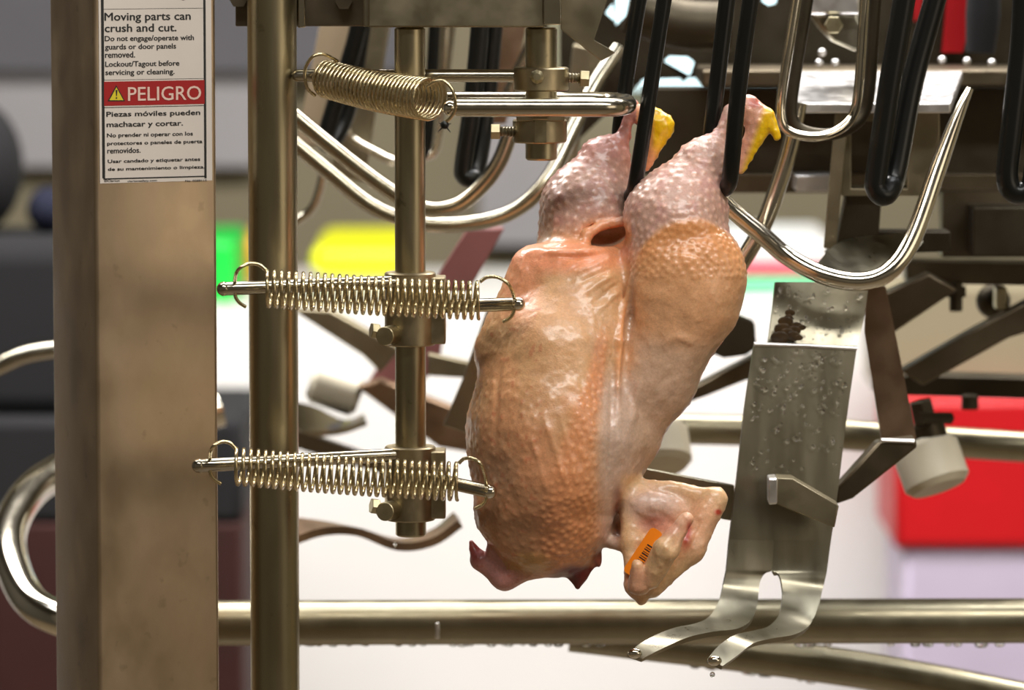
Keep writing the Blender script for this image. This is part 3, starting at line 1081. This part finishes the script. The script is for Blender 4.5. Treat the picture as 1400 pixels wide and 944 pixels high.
nt.links.new(nb.outputs[0], bp.inputs['Height']); nt.links.new(bp.outputs[0], b.inputs['Normal'])
me.materials.append(m)
bird = bpy.data.objects.new('chicken_carcass', me)
bird.location = TARGET
COL.objects.link(bird)
tag(bird, 'plucked raw chicken carcass hanging head down by its hocks in the shackles', 'chicken')


def cp(x, y, z):        # point in the carcass frame
    return TARGET + (RIGHT * (x - 700) + UPV * (472 - y) - FWD * z) / 1600.0


# orange band tucked behind the wing tip
tg = thing('wing_tag', 'orange plastic tag with black bars clipped on the wing', 'tag', cp(872, 760, 84))
ang = math.atan2(724 - 778, 896 - 860)
tagpts = []
cx_, cy_, hl, hw = 877, 752, 36, 9.5
e1 = (math.cos(ang), math.sin(ang)); e2 = (-e1[1], e1[0])
for sx_, sy_, a0 in ((1, 1, 0), (-1, 1, 90), (-1, -1, 180), (1, -1, 270)):
    for k in range(4):
        a = math.radians(a0 + 30 * k)
        lx, ly = sx_ * (hl - 6) + 6 * math.cos(a), sy_ * (hw - 6) + 6 * math.sin(a)
        tagpts.append((cx_ + e1[0] * lx + e2[0] * ly, cy_ + e1[1] * lx + e2[1] * ly))
TZ = 74
obj('tag_strip', MB().poly3([cp(x, y, TZ) for x, y in tagpts], -FWD * .0018), M['orange'], tg)
bars = MB()
for k in range(11):
    t = -22 + k * 3.3
    w_ = (1.5, .9, 1.8, .8)[k % 4]
    q = []
    for lx, ly in ((t, -1), (t + w_, -1), (t + w_, 9), (t, 9)):
        q.append(cp(cx_ + e1[0] * lx + e2[0] * ly, cy_ + e1[1] * lx + e2[1] * ly, TZ + 3.1))
    bars.poly3(q, -FWD * .0002)
obj('printed_bars', bars, M['signblack'], tg)


# ------------------------------------------------------------------ shackles
def shackle(label, path, r, mat=None, n=16, sm_=6, grp='black shackle loops on the overhead line', name='shackle_loop'):
    pts = [at(*p) for p in path]
    return one(name, label, 'shackle', MB().tube(pts, [r * S(p[2]) for p in path], n, sm_), mat or M['black'], grp)


shackle('black shackle loop gripping the far hock of the carcass', [(917, -60, -.0), (908, 0, -.0), (888, 130, .0), (871, 238, .0), (866, 262, .012), (860, 268, .035), (850, 250, .062), (846, 190, .066), (858, 100, .066), (874, 0, .066), (884, -60, .066)], 10.5)
shackle('black shackle loop gripping the near hock of the carcass', [(1034, -60, -.04), (1026, 0, -.04), (1010, 120, -.036), (1000, 225, -.03), (996, 252, -.02), (986, 258, .0), (974, 240, .02), (972, 190, .02), (982, 100, .02), (994, 0, .02), (1002, -60, .02)], 11.5)
shackle('empty black shackle loop with rounded end over the bright steel plate', [(1246, -60, .10), (1236, 0, .10), (1216, 120, .10), (1199, 235, .10), (1198, 256, .10), (1207, 267, .10), (1217, 258, .105), (1225, 232, .115), (1248, 110, .125), (1278, 0, .13), (1292, -60, .13)], 15.5)
shackle('black shackle loop cut by the right edge of the photo', [(1402, -60, .12), (1396, 60, .12), (1383, 180, .12), (1377, 235, .12), (1382, 258, .12), (1397, 264, .12), (1412, 250, .12), (1420, 180, .13), (1434, 40, .13), (1440, -60, .13)], 15.5)
shackle('black shackle loop behind the two hanging rods', [(660, -60, .32), (656, 40, .32), (645, 150, .32), (634, 225, .32), (635, 240, .32), (643, 243, .32), (652, 230, .33), (664, 150, .34), (674, 40, .34), (680, -60, .34)], 13)
shackle('dark slanted shackle loop seen beside the crossbeam left of the long rod', [(505, -60, .5), (488, 45, .5), (462, 130, .5), (446, 185, .5), (449, 198, .5), (458, 190, .51), (480, 130, .52), (510, -60, .52)], 12)
shackle('thin black shackle loop half hidden behind the long rod', [(598, -60, .42), (594, 40, .42), (588, 140, .42), (580, 205, .42), (560, 215, .43), (556, 160, .44), (572, -60, .44)], 8)
# bright wire loops
W1 = [(1098, -60, .12), (1086, 20, .12), (1073, 100, .12), (1067, 145, .12), (1070, 170, .12), (1086, 183, .12), (1118, 187, .12), (1146, 178, .125), (1166, 158, .13), (1174, 120, .13), (1180, 30, .13), (1186, -60, .13)]
shackle('shiny steel wire loop hanging right of the carcass', W1, 6.8, M['chrome'], 14, 6, None, 'wire_loop')
W2 = [(x + 15, y - 3, Y + .03) for x, y, Y in W1]
shackle('dull wire loop directly behind the shiny wire loop', W2, 8.5, M['darkest'], 14, 6, None, 'wire_loop')
shackle('blurred pale wire loop left of the long hanging rod', [(512, -40, .58), (498, 60, .58), (480, 140, .58), (475, 170, .58), (482, 190, .58), (510, 207, .58), (545, 222, .58), (580, 215, .58), (600, 180, .58), (614, -40, .58)], 6, M['chrome'], 12, 6, None, 'wire_loop')

# ------------------------------------------------------------------ guide rods (bent U rails)
def guide(label, path, r, mat=None, sm_=7, n=16, cat='rail', name='guide_rail'):
    return one(name, label, cat, MB().tube([at(*p) for p in path], [(r if not hasattr(r, '__len__') else r[i]) * S(p[2]) for i, p in enumerate(path)], n, sm_), mat or M['bar'])


guide('shiny bent guide rail curving under the loops right of the carcass', [(975, 262, .13), (1000, 287, .13), (1040, 320, .13), (1078, 352, .13), (1130, 378, .12), (1178, 385, .12), (1216, 371, .12), (1248, 326, .13), (1284, 226, .15), (1312, 152, .16), (1326, 121, .165)],
      [12, 12, 12.5, 12.5, 13, 13, 13, 13, 12, 8, 5], M['chrome'])
guide('straight steel rod slanting down behind the shiny rail', [(1092, 140, .2), (1080, 200, .2), (1060, 265, .2), (1040, 315, .2), (1006, 372, .2)], 12, M['chrome'])
guide('outer bent guide rail sweeping low behind the long rod', [(380, 178, .36), (450, 236, .36), (512, 284, .36), (575, 305, .36), (640, 306, .36), (700, 290, .36), (746, 250, .36), (782, 180, .38), (812, 118, .40), (846, 66, .42)], 11, M['bar'])
guide('inner bent guide rail ending beside the split clamp', [(380, 140, .3), (450, 198, .3), (520, 252, .3), (575, 284, .3), (620, 283, .3), (655, 258, .3), (682, 222, .3), (700, 176, .3)], 11, M['bar'])
guide('small pale bent wire beside the round pole', [(446, 215, .6), (436, 262, .6), (424, 288, .6), (398, 308, .6)], 6, M['chrome'])

# ------------------------------------------------------------------ hook plate
hp = thing('hook_plate', 'wet steel hook plate with two bent fingers right of the carcass', 'hook', at(1060, 905, .12))
A3 = lambda L_: [at(*p) for p in L_]
PLT = -.0045
obj('upper_plate', MB().strip(A3([(1060, 386, .160), (1056, 425, .153), (1050, 470, .142)]), A3([(1188, 386, .172), (1182, 430, .165), (1172, 473, .152)]), PLT, 8, 5), M['plate'], hp)
obj('bend_highlight', MB().tube(A3([(1031, 471, .118), (1100, 473, .125), (1171, 477, .132)]), 3.0 * S(.12), 10), M['bright'], hp)  # pale tube stands in for the highlight along the bend
main = MB().strip(A3([(1031, 473, .118), (1018, 560, .108), (1008, 650, .100), (1003, 690, .097), (997, 738, .093)]),
                  A3([(1171, 479, .132), (1158, 570, .122), (1147, 660, .114), (1142, 700, .110), (1136, 740, .106)]), PLT, 10, 6)
obj('main_plate', main, M['plate'], hp)
fl = MB().strip(A3([(997, 738, .093), (994.8, 766, .0892), (993.8, 778, .0875), (993, 783, .0868), (992.2, 787, .0860), (990.5, 794, .0845), (988, 805, .081), (982, 824, .07), (969, 844, .05), (950, 853, .02), (925, 858, -.005), (900, 867, -.03), (876, 880, -.05), (858, 894, -.062)]),
                A3([(1058, 738, .0995), (1056, 770, .0965), (1054.5, 781, .0952), (1048, 783.5, .0945), (1043, 788, .0938), (1039, 797, .091), (1037, 812, .086), (1035, 828, .077), (1027, 848, .058), (1008, 860, .03), (975, 864, .0), (940, 872, -.03), (908, 886, -.05), (878, 901, -.064)]), PLT, 6, 4)
obj('finger', fl, M['plate'], hp)
fr_ = MB().strip(A3([(1058, 738, .0995), (1056, 770, .0965), (1056, 781, .0952), (1062, 783.5, .0945), (1066, 788, .0938), (1069, 798, .091), (1070, 816, .083), (1065, 841, .062), (1050, 857, .03), (1028, 863, .0), (1004, 869, -.03), (982, 884, -.05), (967, 902, -.064)]),
                 A3([(1136, 740, .106), (1132.5, 766, .103), (1131, 778, .1012), (1130, 784, .1003), (1129, 790, .0992), (1127, 800, .097), (1124, 815, .091), (1118, 835, .079), (1106, 856, .06), (1086, 868, .03), (1058, 873, .0), (1030, 880, -.03), (1008, 897, -.05), (988, 911, -.066)][:0] + [(1136, 740, .106), (1132.5, 766, .103), (1131, 778, .1012), (1130, 784, .1003), (1128.5, 791, .099), (1125, 805, .096), (1118, 832, .08), (1106, 856, .06), (1086, 868, .03), (1058, 873, .0), (1030, 880, -.03), (1008, 897, -.05), (988, 911, -.066)]), PLT, 6, 4)
obj('finger', fr_, M['plate'], hp)
obj('finger_tip', MB().ball(at(868, 894, -.062), 9 * px, sc=(1.1, .8, .8)), M['chrome'], hp)
obj('finger_tip', MB().ball(at(977, 904, -.065), 9 * px, sc=(1.1, .8, .8)), M['chrome'], hp)
obj('cross_strap', MB().prism([(840, 633), (1004, 664), (1004, 713), (990, 711), (840, 672)], .125, .006), M['plate'], hp, bevel=.001)
obj('clip_block', MB().prism([(1062, 654), (1084, 655), (1147, 692), (1141, 722), (1062, 690)], .055, .03), M['beam'], hp, bevel=.001)
obj('clip_nut', MB().prism([(1051, 655), (1063, 654), (1063, 690), (1051, 691)], .048, .03), M['bright'], hp, bevel=.0015)
stain = MB()
for x, y, rx_ in ((1074, 440, 9), (1080, 428, 6), (1066, 462, 11), (1086, 452, 8), (1096, 448, 5), (1076, 456, 9), (1070, 450, 10), (1084, 460, 9), (1092, 462, 5), (1078, 434, 5), (1088, 446, 7)):
    t_ = (y - 386) / 84
    stain.ball(at(x, y, .160 - .018 * t_ - .005), rx_ * S(.15), 10, 6, (1.2, .06, .8))
obj('grime_lump', stain, plain('dark_grime', (.05, .028, .008), .4, .5, 90), hp)

# water beads
def beads(spots, mat):
    mb = MB()
    for p, r_ in spots: mb.ball(p, r_, 8, 6, (1, .6, 1.1))
    return mb
sp = []
for k in range(230):
    y = random.uniform(480, 645); f_ = (y - 473) / 310
    x = random.uniform(1030 - 26 * f_ + 6, 1170 - 32 * f_ - 6)
    if random.random() > 1.15 - (y - 480) / 190: continue
    u_ = (x - (1031 - 38 * f_)) / (140)
    Yv = .118 - .03 * f_ + .013 * u_
    sp.append((at(x, y, Yv - .0049), random.choice((1.3, 1.6, 2, 2.4, 3.0)) * px))
for k in range(70):
    y = random.uniform(390, 466); t_ = (y - 386) / 85
    x = random.uniform(1064 - 8 * t_, 1182 - 12 * t_)
    u_ = (x - 1056) / 128
    sp.append((at(x, y, .160 - .018 * t_ + .011 * u_ - .0048), random.choice((1.4, 1.8, 2.4, 3.2)) * px))
wb = obj('water_beads', beads(sp, M['water']), M['water'], hp)
wb['kind'] = 'stuff'
one('water_drop', 'clear drop under the bottom end of the long rod', 'drop', MB().ball(at(540, 745, 0.01), 3.4 * px, 10, 8, (1, 1, 1.1)), M['water'])
one('water_drop', 'clear drop falling from the right finger tip of the hook', 'drop', MB().ball(at(974, 923, -.064), 3.6 * px, 10, 8, (1, 1, 1.1)), M['water'])

# strut, link and roller to the right of the hook plate
st = thing('roller_arm', 'brown steel strut with link and ivory roller right of the hook plate', 'arm', at(1230, 690, .3))
obj('strut', MB().prism([(1184, 392), (1211, 392), (1225, 460), (1253, 600), (1206, 606), (1182, 455)], .22, .008), M['brown'], st, bevel=.001)
obj('link', MB().prism([(1144, 668), (1200, 606), (1252, 600), (1254, 612), (1166, 682), (1143, 690)], .14, .03), M['dark'], st, bevel=.002)
obj('link_highlight', MB().tube(A3([(1205, 602, .139), (1250, 604, .139)]), 3 * S(.14), 8), M['bright'], st)  # pale tube draws the highlight on the lip of the link
rl = obj('roller', MB().cyl(at(1262, 606, .40), at(1284, 668, .385), 46 * S(.4), 36, .006), M['roller'], st)
obj('axle_bolt', MB().cyl(at(1258, 548, .39), at(1272, 612, .39), 17 * S(.4), 6, .001), M['darkest'], st)
obj('axle_nut', MB().cyl(at(1256, 572, .36), at(1298, 572, .40), 9 * S(.4), 6).cyl(at(1266, 580, .39), at(1274, 604, .39), 24 * S(.4), 16), M['darkest'], st)


# ------------------------------------------------------------------ upper machine at right
hs = thing('machine_housing', 'dark steel machine housing behind the shackles at top right', 'machine', at(1130, 262, .6))
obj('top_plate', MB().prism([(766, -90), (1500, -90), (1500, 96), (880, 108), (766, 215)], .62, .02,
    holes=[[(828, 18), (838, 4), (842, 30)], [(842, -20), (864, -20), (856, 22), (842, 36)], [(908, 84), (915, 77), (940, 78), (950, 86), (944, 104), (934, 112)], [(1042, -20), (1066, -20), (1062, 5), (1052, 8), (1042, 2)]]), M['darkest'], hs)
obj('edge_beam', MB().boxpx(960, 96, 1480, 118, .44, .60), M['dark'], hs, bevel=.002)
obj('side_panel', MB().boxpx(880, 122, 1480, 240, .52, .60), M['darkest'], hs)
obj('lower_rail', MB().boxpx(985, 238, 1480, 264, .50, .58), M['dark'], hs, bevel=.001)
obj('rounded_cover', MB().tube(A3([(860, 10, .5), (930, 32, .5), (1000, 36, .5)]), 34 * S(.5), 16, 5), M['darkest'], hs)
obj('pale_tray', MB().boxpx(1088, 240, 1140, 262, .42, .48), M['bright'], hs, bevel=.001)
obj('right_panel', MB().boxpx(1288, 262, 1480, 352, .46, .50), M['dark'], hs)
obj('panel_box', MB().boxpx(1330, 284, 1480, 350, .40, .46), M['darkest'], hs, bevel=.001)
for x, y in ((1120, 86), (1142, 86), (1124, 72), (1322, 84), (1356, 86), (1288, 82)):
    obj('housing_bolt', MB().ball(at(x, y, .43), 5.5 * S(.43)), M['bright'], hs)

tp = thing('track_bracket', 'bright topped steel bracket with square tube behind the wire loop', 'bracket', at(1200, 340, .25))
p0, p1, p2, p3 = at(1074, 141, .22), at(1300, 141, .22), at(1316, 97, .42), at(1090, 97, .42)
dz = Vector((0, 0, -14 * S(.22)))
zp = p0.z
dep = .28
q0, q1 = at(1074, 140, .22), at(1302, 140, .22)
yb_ = .22 + dep
def flat(pxx, Y): return Vector((at(pxx, 140, Y).x, Y, q0.z))
obj('top_flange', MB().hexa([p0 + dz, p1 + dz, p1, p0, p3 + dz, p2 + dz, p2, p3]), M['bright'], tp, bevel=.0015)  # light reflected off the top face is put into its paler steel
fr = MB().prism([(1150, 154), (1285, 154), (1285, 268), (1150, 268)], .26, .05, holes=[[(1164, 166), (1240, 166), (1240, 258), (1164, 258)]])
obj('square_tube', fr, M['beam'], tp, bevel=.001)
obj('flat_bar', MB().prism([(1142, 156), (1160, 156), (1143, 340), (1126, 340)], .24, .006), M['beam'], tp, bevel=.001)
obj('web_block', MB().prism([(1158, 262), (1206, 262), (1200, 342), (1142, 342)], .27, .03), M['darkest'], tp, bevel=.001)
obj('ledge', MB().prism([(1164, 318), (1300, 318), (1300, 344), (1130, 350)], .29, .05), M['darkest'], tp, bevel=.001)
obj('curved_plate', MB().strip(A3([(1112, 366, .17), (1150, 330, .23), (1230, 318, .28)]), A3([(1192, 392, .17), (1236, 362, .22), (1262, 330, .28)]), .003, 6, 6), M['plate'], tp)

bb = thing('bolt_housing', 'cast steel bolt housing inside the wire loop at the top', 'bracket', at(1130, 60, .3))
obj('cap_plate', MB().boxpx(1104, -30, 1176, 20, .28, .36), M['bright'], bb, bevel=.003)
obj('casting', MB().prism([(1108, 20), (1172, 20), (1196, 66), (1168, 70), (1140, 58), (1122, 40)], .30, .05), M['plate'], bb, bevel=.003)
obj('bolt', MB().cyl(at(1140, 34, .27), at(1140, 34, .30), 13 * S(.3), 6, .001), M['bolt'], bb)
one('red_paddle', 'blurred red flat bar behind the black shackle at top right', 'bar', MB().prism([(1300, -60), (1350, -60), (1316, 72), (1288, 72)], 0.60, .012), M['red'])
one('red_paddle', 'small red sliver left of the red flat bar', 'bar', MB().prism([(1246, -60), (1270, -60), (1258, 22), (1250, 30)], 0.60, .012), M['red'])
one('grey_boot', 'blurred grey rubber cover right of the red flat bar', 'cover', MB().tube(A3([(1346, -60, .55), (1344, 20, .55), (1340, 72, .55)]), [22 * S(.5), 24 * S(.5), 20 * S(.5)], 16, 5), M['charcoal'])


# ------------------------------------------------------------------ lower right carousel arms and pipes
CAR = thing('carousel_frame', 'dark carousel framework of arms, rails and rollers behind the carcass', 'machine', at(900, 640, .6))


def bar(name, pts, Y, th, mat, bevel=.002):
    return obj(name, MB().prism(pts, Y, th), M[mat], CAR, bevel=bevel)



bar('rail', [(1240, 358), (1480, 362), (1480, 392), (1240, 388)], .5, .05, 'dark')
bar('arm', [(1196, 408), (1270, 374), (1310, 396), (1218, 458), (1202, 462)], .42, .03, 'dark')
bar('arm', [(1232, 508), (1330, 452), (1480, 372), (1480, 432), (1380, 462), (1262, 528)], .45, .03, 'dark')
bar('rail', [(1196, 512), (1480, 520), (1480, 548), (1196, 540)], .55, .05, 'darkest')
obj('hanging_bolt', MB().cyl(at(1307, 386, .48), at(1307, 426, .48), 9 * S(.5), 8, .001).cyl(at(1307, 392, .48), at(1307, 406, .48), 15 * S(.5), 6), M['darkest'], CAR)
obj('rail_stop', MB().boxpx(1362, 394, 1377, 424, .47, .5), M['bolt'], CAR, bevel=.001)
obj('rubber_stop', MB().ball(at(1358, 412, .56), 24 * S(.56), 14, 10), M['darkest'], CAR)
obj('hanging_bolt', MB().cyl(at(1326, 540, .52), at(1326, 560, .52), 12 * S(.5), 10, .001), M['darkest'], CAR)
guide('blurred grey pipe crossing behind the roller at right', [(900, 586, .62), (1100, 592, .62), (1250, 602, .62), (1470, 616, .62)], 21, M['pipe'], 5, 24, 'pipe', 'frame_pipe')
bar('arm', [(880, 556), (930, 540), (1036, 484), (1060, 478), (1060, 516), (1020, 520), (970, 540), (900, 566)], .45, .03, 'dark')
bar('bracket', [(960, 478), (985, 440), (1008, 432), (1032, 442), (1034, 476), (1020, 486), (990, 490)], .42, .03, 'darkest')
rl2 = obj('roller', MB().cyl(at(890, 586, .55), at(898, 640, .53), 50 * S(.55), 32, .005), M['roller'], CAR)
obj('axle', MB().cyl(at(884, 550, .55), at(890, 586, .55), 16 * S(.55), 12), M['darkest'], rl2)
# lower pipes
guide('thick horizontal steel pipe across the bottom of the photo', [(180, 853, .3), (700, 851, .3), (1480, 849, .3)], 31, M['pipe'], 3, 32, 'pipe', 'frame_pipe')
guide('dark curved pipe sloping down at the bottom right', [(780, 866, .38), (880, 878, .38), (1000, 892, .38), (1120, 908, .38), (1260, 931, .38), (1480, 975, .38)], 26, M['pipe'], 5, 28, 'pipe', 'frame_pipe')
guide('shiny pipe bend curving round behind the square post', [(300, 560, .75), (180, 600, .72), (90, 640, .65), (36, 680, .58), (12, 742, .5), (36, 815, .42), (90, 850, .38), (190, 872, .36)], 24, M['chrome'], 7, 24, 'pipe', 'frame_pipe')
guide('thin curved pipe left of the post above the pipe bend', [(-40, 520, .7), (0, 500, .7), (40, 484, .7), (110, 474, .7)], 12, M['bar'], 5, 16, 'pipe', 'frame_pipe')
one('pipe_seam', 'pale weld mark on the thick bottom pipe', 'seam', MB().boxpx(595, 852, 601, 874, .278, .285), M['bright'], bevel=.001)
dr = MB()
for k in range(34):
    x = random.uniform(300, 840); dr.ball(at(x, 882, .3), random.uniform(2, 4.5) * S(.3), 8, 6, (1.6, 1, .8))
for k in range(14):
    x = random.uniform(1090, 1400); dr.ball(at(x, 882, .3), random.uniform(2, 6) * S(.3), 8, 6, (1.6, 1, .8))
for k in range(12):
    x = random.uniform(940, 1110); dr.ball(at(x, float(np.interp(x, [880, 1000, 1120], [878, 892, 908])) + 25, .38), random.uniform(3, 6) * S(.38), 8, 6, (1.6, 1, .8))
o = one('drip_row', 'row of water drips hanging under the bottom pipes', 'water', dr, M['water'])
o['kind'] = 'stuff'

# ------------------------------------------------------------------ carousel parts left of the carcass
bar('arm', [(400, 424), (450, 424), (548, 478), (520, 510), (496, 486)], .7, .03, 'beam')
bar('arm', [(498, 532), (548, 450), (610, 440), (600, 500), (560, 540)], .8, .02, 'rosy')
rb = bar('arm', [(488, 530), (520, 520), (660, 574), (660, 622), (600, 612)], .72, .03, 'brown')
obj('roller', MB().cyl(at(424, 522, .75), at(492, 546, .75), 27 * S(.75), 28, .006), M['roller'], rb)['label'] = 'ivory nylon roller'
bar('arm', [(585, 484), (650, 498), (650, 518), (585, 514)], .6, .02, 'beam')
obj('hook', MB().prism([(664, 428), (700, 396), (700, 600), (640, 594), (606, 582), (632, 520)], .40, .01), M['plate'], CAR, bevel=.001)
bar('arm', [(380, 578), (410, 590), (560, 642), (560, 660), (400, 612), (380, 606)], .7, .02, 'dark')
obj('hook', MB().strip(A3([(392, 706, .5), (440, 712, .5), (490, 722, .5), (545, 736, .5), (590, 724, .5), (620, 700, .5)]), A3([(392, 738, .42), (440, 722, .42), (490, 722, .42), (545, 742, .42), (590, 736, .42), (626, 712, .42)]), .008, 4, 6), M['brown'], CAR)
obj('hook', MB().strip(A3([(396, 548, .8), (430, 556, .8), (470, 574, .8), (498, 566, .8)]), A3([(396, 592, .7), (430, 590, .7), (466, 586, .7), (500, 574, .7)]), .006, 4, 6), M['chrome'], CAR)
bar('arm', [(640, 312), (690, 312), (640, 400), (584, 400)], .55, .02, 'rosy')
bar('arm', [(452, -40), (496, -40), (440, 200), (404, 200)], .62, .02, 'bandtan')
bar('arm', [(516, -40), (546, -40), (498, 250), (450, 240), (478, 130)], .60, .02, 'beam')
obj('arm', MB().tube([at(742, 30, .5), at(700, 120, .5), at(690, 150, .5)], 10 * S(.5), 14, 5), M['bar'], CAR)
bar('arm', [(700, -40), (736, -40), (692, 170), (664, 170)], .66, .02, 'brown')
bar('arm', [(604, -40), (632, -40), (612, 130), (588, 130)], .68, .02, 'pipe')
bar('arm', [(784, 60), (836, 72), (800, 150), (770, 330), (735, 330), (772, 160)], .56, .02, 'beam')

# ------------------------------------------------------------------ things standing further back
tz = at(700, 428, 2.6).z
tb = thing('cutting_table', 'long white plastic clad table filling the background', 'table', (0, 2.9, 0))
obj('front_panel', MB().box((-2.0, 2.58, 0.0), (2.2, 2.63, tz - .03)), M['white'], tb)
obj('table_top', MB().box((-2.02, 2.58, tz - .03), (2.22, 3.4, tz)), M['white'], tb)


def crate(name, label, x0, y0, x1, y1, Y, dep, mat, cat='crate', open_=False, bevel=.008):
    return one(name, label, cat, MB().boxpx(x0, y0, x1, y1, Y, Y + dep), M[mat], bevel=bevel)


def ontable(name, label, x0, x1, y0, Y, dep, mat, cat='crate'):
    a_, b2 = at(x0, y0, Y), at(x1, y0, Y)
    return one(name, label, cat, MB().box((a_.x, Y, tz + .0), (b2.x, Y + dep, a_.z)), M[mat], bevel=.01)


ontable('plastic_crate', 'green plastic crate behind the pole on the white table', 230, 322, 328, 2.75, .3, 'green')
ontable('plastic_crate', 'orange plastic crate next to the green one', 322, 366, 328, 3.08, .3, 'orangebin')
yl = thing('plastic_tub', 'yellow plastic tub with rounded lid left of the long rod', 'tub', at(500, 378, 2.8))
a_, b2 = at(424, 378, 2.8), at(640, 336, 2.8)
obj('lid', MB().box((a_.x, 2.8, a_.z), (at(566, 378, 2.8).x, 3.2, b2.z)), M['yellow'], yl, bevel=.02, seg=4)
obj('tub_body', MB().box((a_.x + .02, 2.84, tz), (at(556, 378, 2.8).x, 3.16, a_.z)), M['white'], yl, bevel=.01)
for k, (y0, y1, mt, nm) in enumerate(((332, 356, 'white', 'top white'), (356, 375, 'pinkp', 'pale pink'), (380, 402, 'mint', 'mint green'), (405, 428, 'white', 'bottom white'))):
    a_, b2 = at(985, y1, 2.7), at(1142, y0, 2.7)
    one('stacked_tray', f'{nm} plastic tray of the stack right of the thigh', 'tray', MB().box((a_.x, 2.7, max(a_.z, tz)), (b2.x, 3.1, b2.z)), M[mt], 'trays stacked on the table', bevel=.004)
rb_ = thing('tote_bin', 'bright red plastic bin at the right edge under the rails', 'bin', (at(1330, 750, 2.2).x, 2.3, 0))
a_, b2 = at(1222, 752, 2.2), at(1480, 545, 2.2)
obj('bin_wall', MB().box((a_.x, 2.2, a_.z), (b2.x, 2.5, b2.z)), M['red'], rb_, bevel=.01)
one('carton', 'tan carton standing on top of the red bin', 'carton', MB().box((at(1200, 500, 2.25).x, 2.25, b2.z), (b2.x, 2.48, at(1200, 392, 2.25).z)), M['walltan'], bevel=.005)
one('tote_bin', 'pale lavender bin under the red bin', 'bin', MB().box((at(1236, 752, 2.2).x, 2.21, 0), (b2.x, 2.5, a_.z)), M['lav'], bevel=.01)
cb = thing('equipment_cabinet', 'dark blurred cabinet behind the square post with rust brown base', 'cabinet', (at(100, 900, 1.9).x, 2.0, 0))
a_, b2 = at(-160, 716, 1.9), at(331, 575, 1.9)
obj('cabinet_body', MB().box((a_.x, 1.9, a_.z), (b2.x, 2.3, b2.z)), M['charcoal'], cb, bevel=.01)
obj('cabinet_base', MB().box((a_.x, 1.9, 0), (b2.x, 2.3, a_.z)), M['rust'], cb, bevel=.005)
a_, b2 = at(-160, 575, 1.95), at(150, 330, 1.95)
obj('cabinet_top', MB().box((a_.x, 1.95, a_.z), (b2.x, 2.25, b2.z)), M['charcoal'], cb, bevel=.03, seg=4)
cz = at(0, 330, 1.95).z
cz = b2.z
r1_ = 92 * S(2)
one('dark_sack', 'dark sack slumped on the cabinet at the left edge', 'sack', MB().ball((at(-30, 330, 2.1).x, 2.1, cz + r1_), r1_, 20, 14, (.7, .8, 1)), M['charcoal'])
r2_ = 40 * S(2)
one('dark_sack', 'navy bundle beside the dark sack', 'sack', MB().ball((at(66, 318, 2.1).x, 2.1, cz + r2_ * .8), r2_, 18, 12, (.75, .8, .8)), M['navy'])
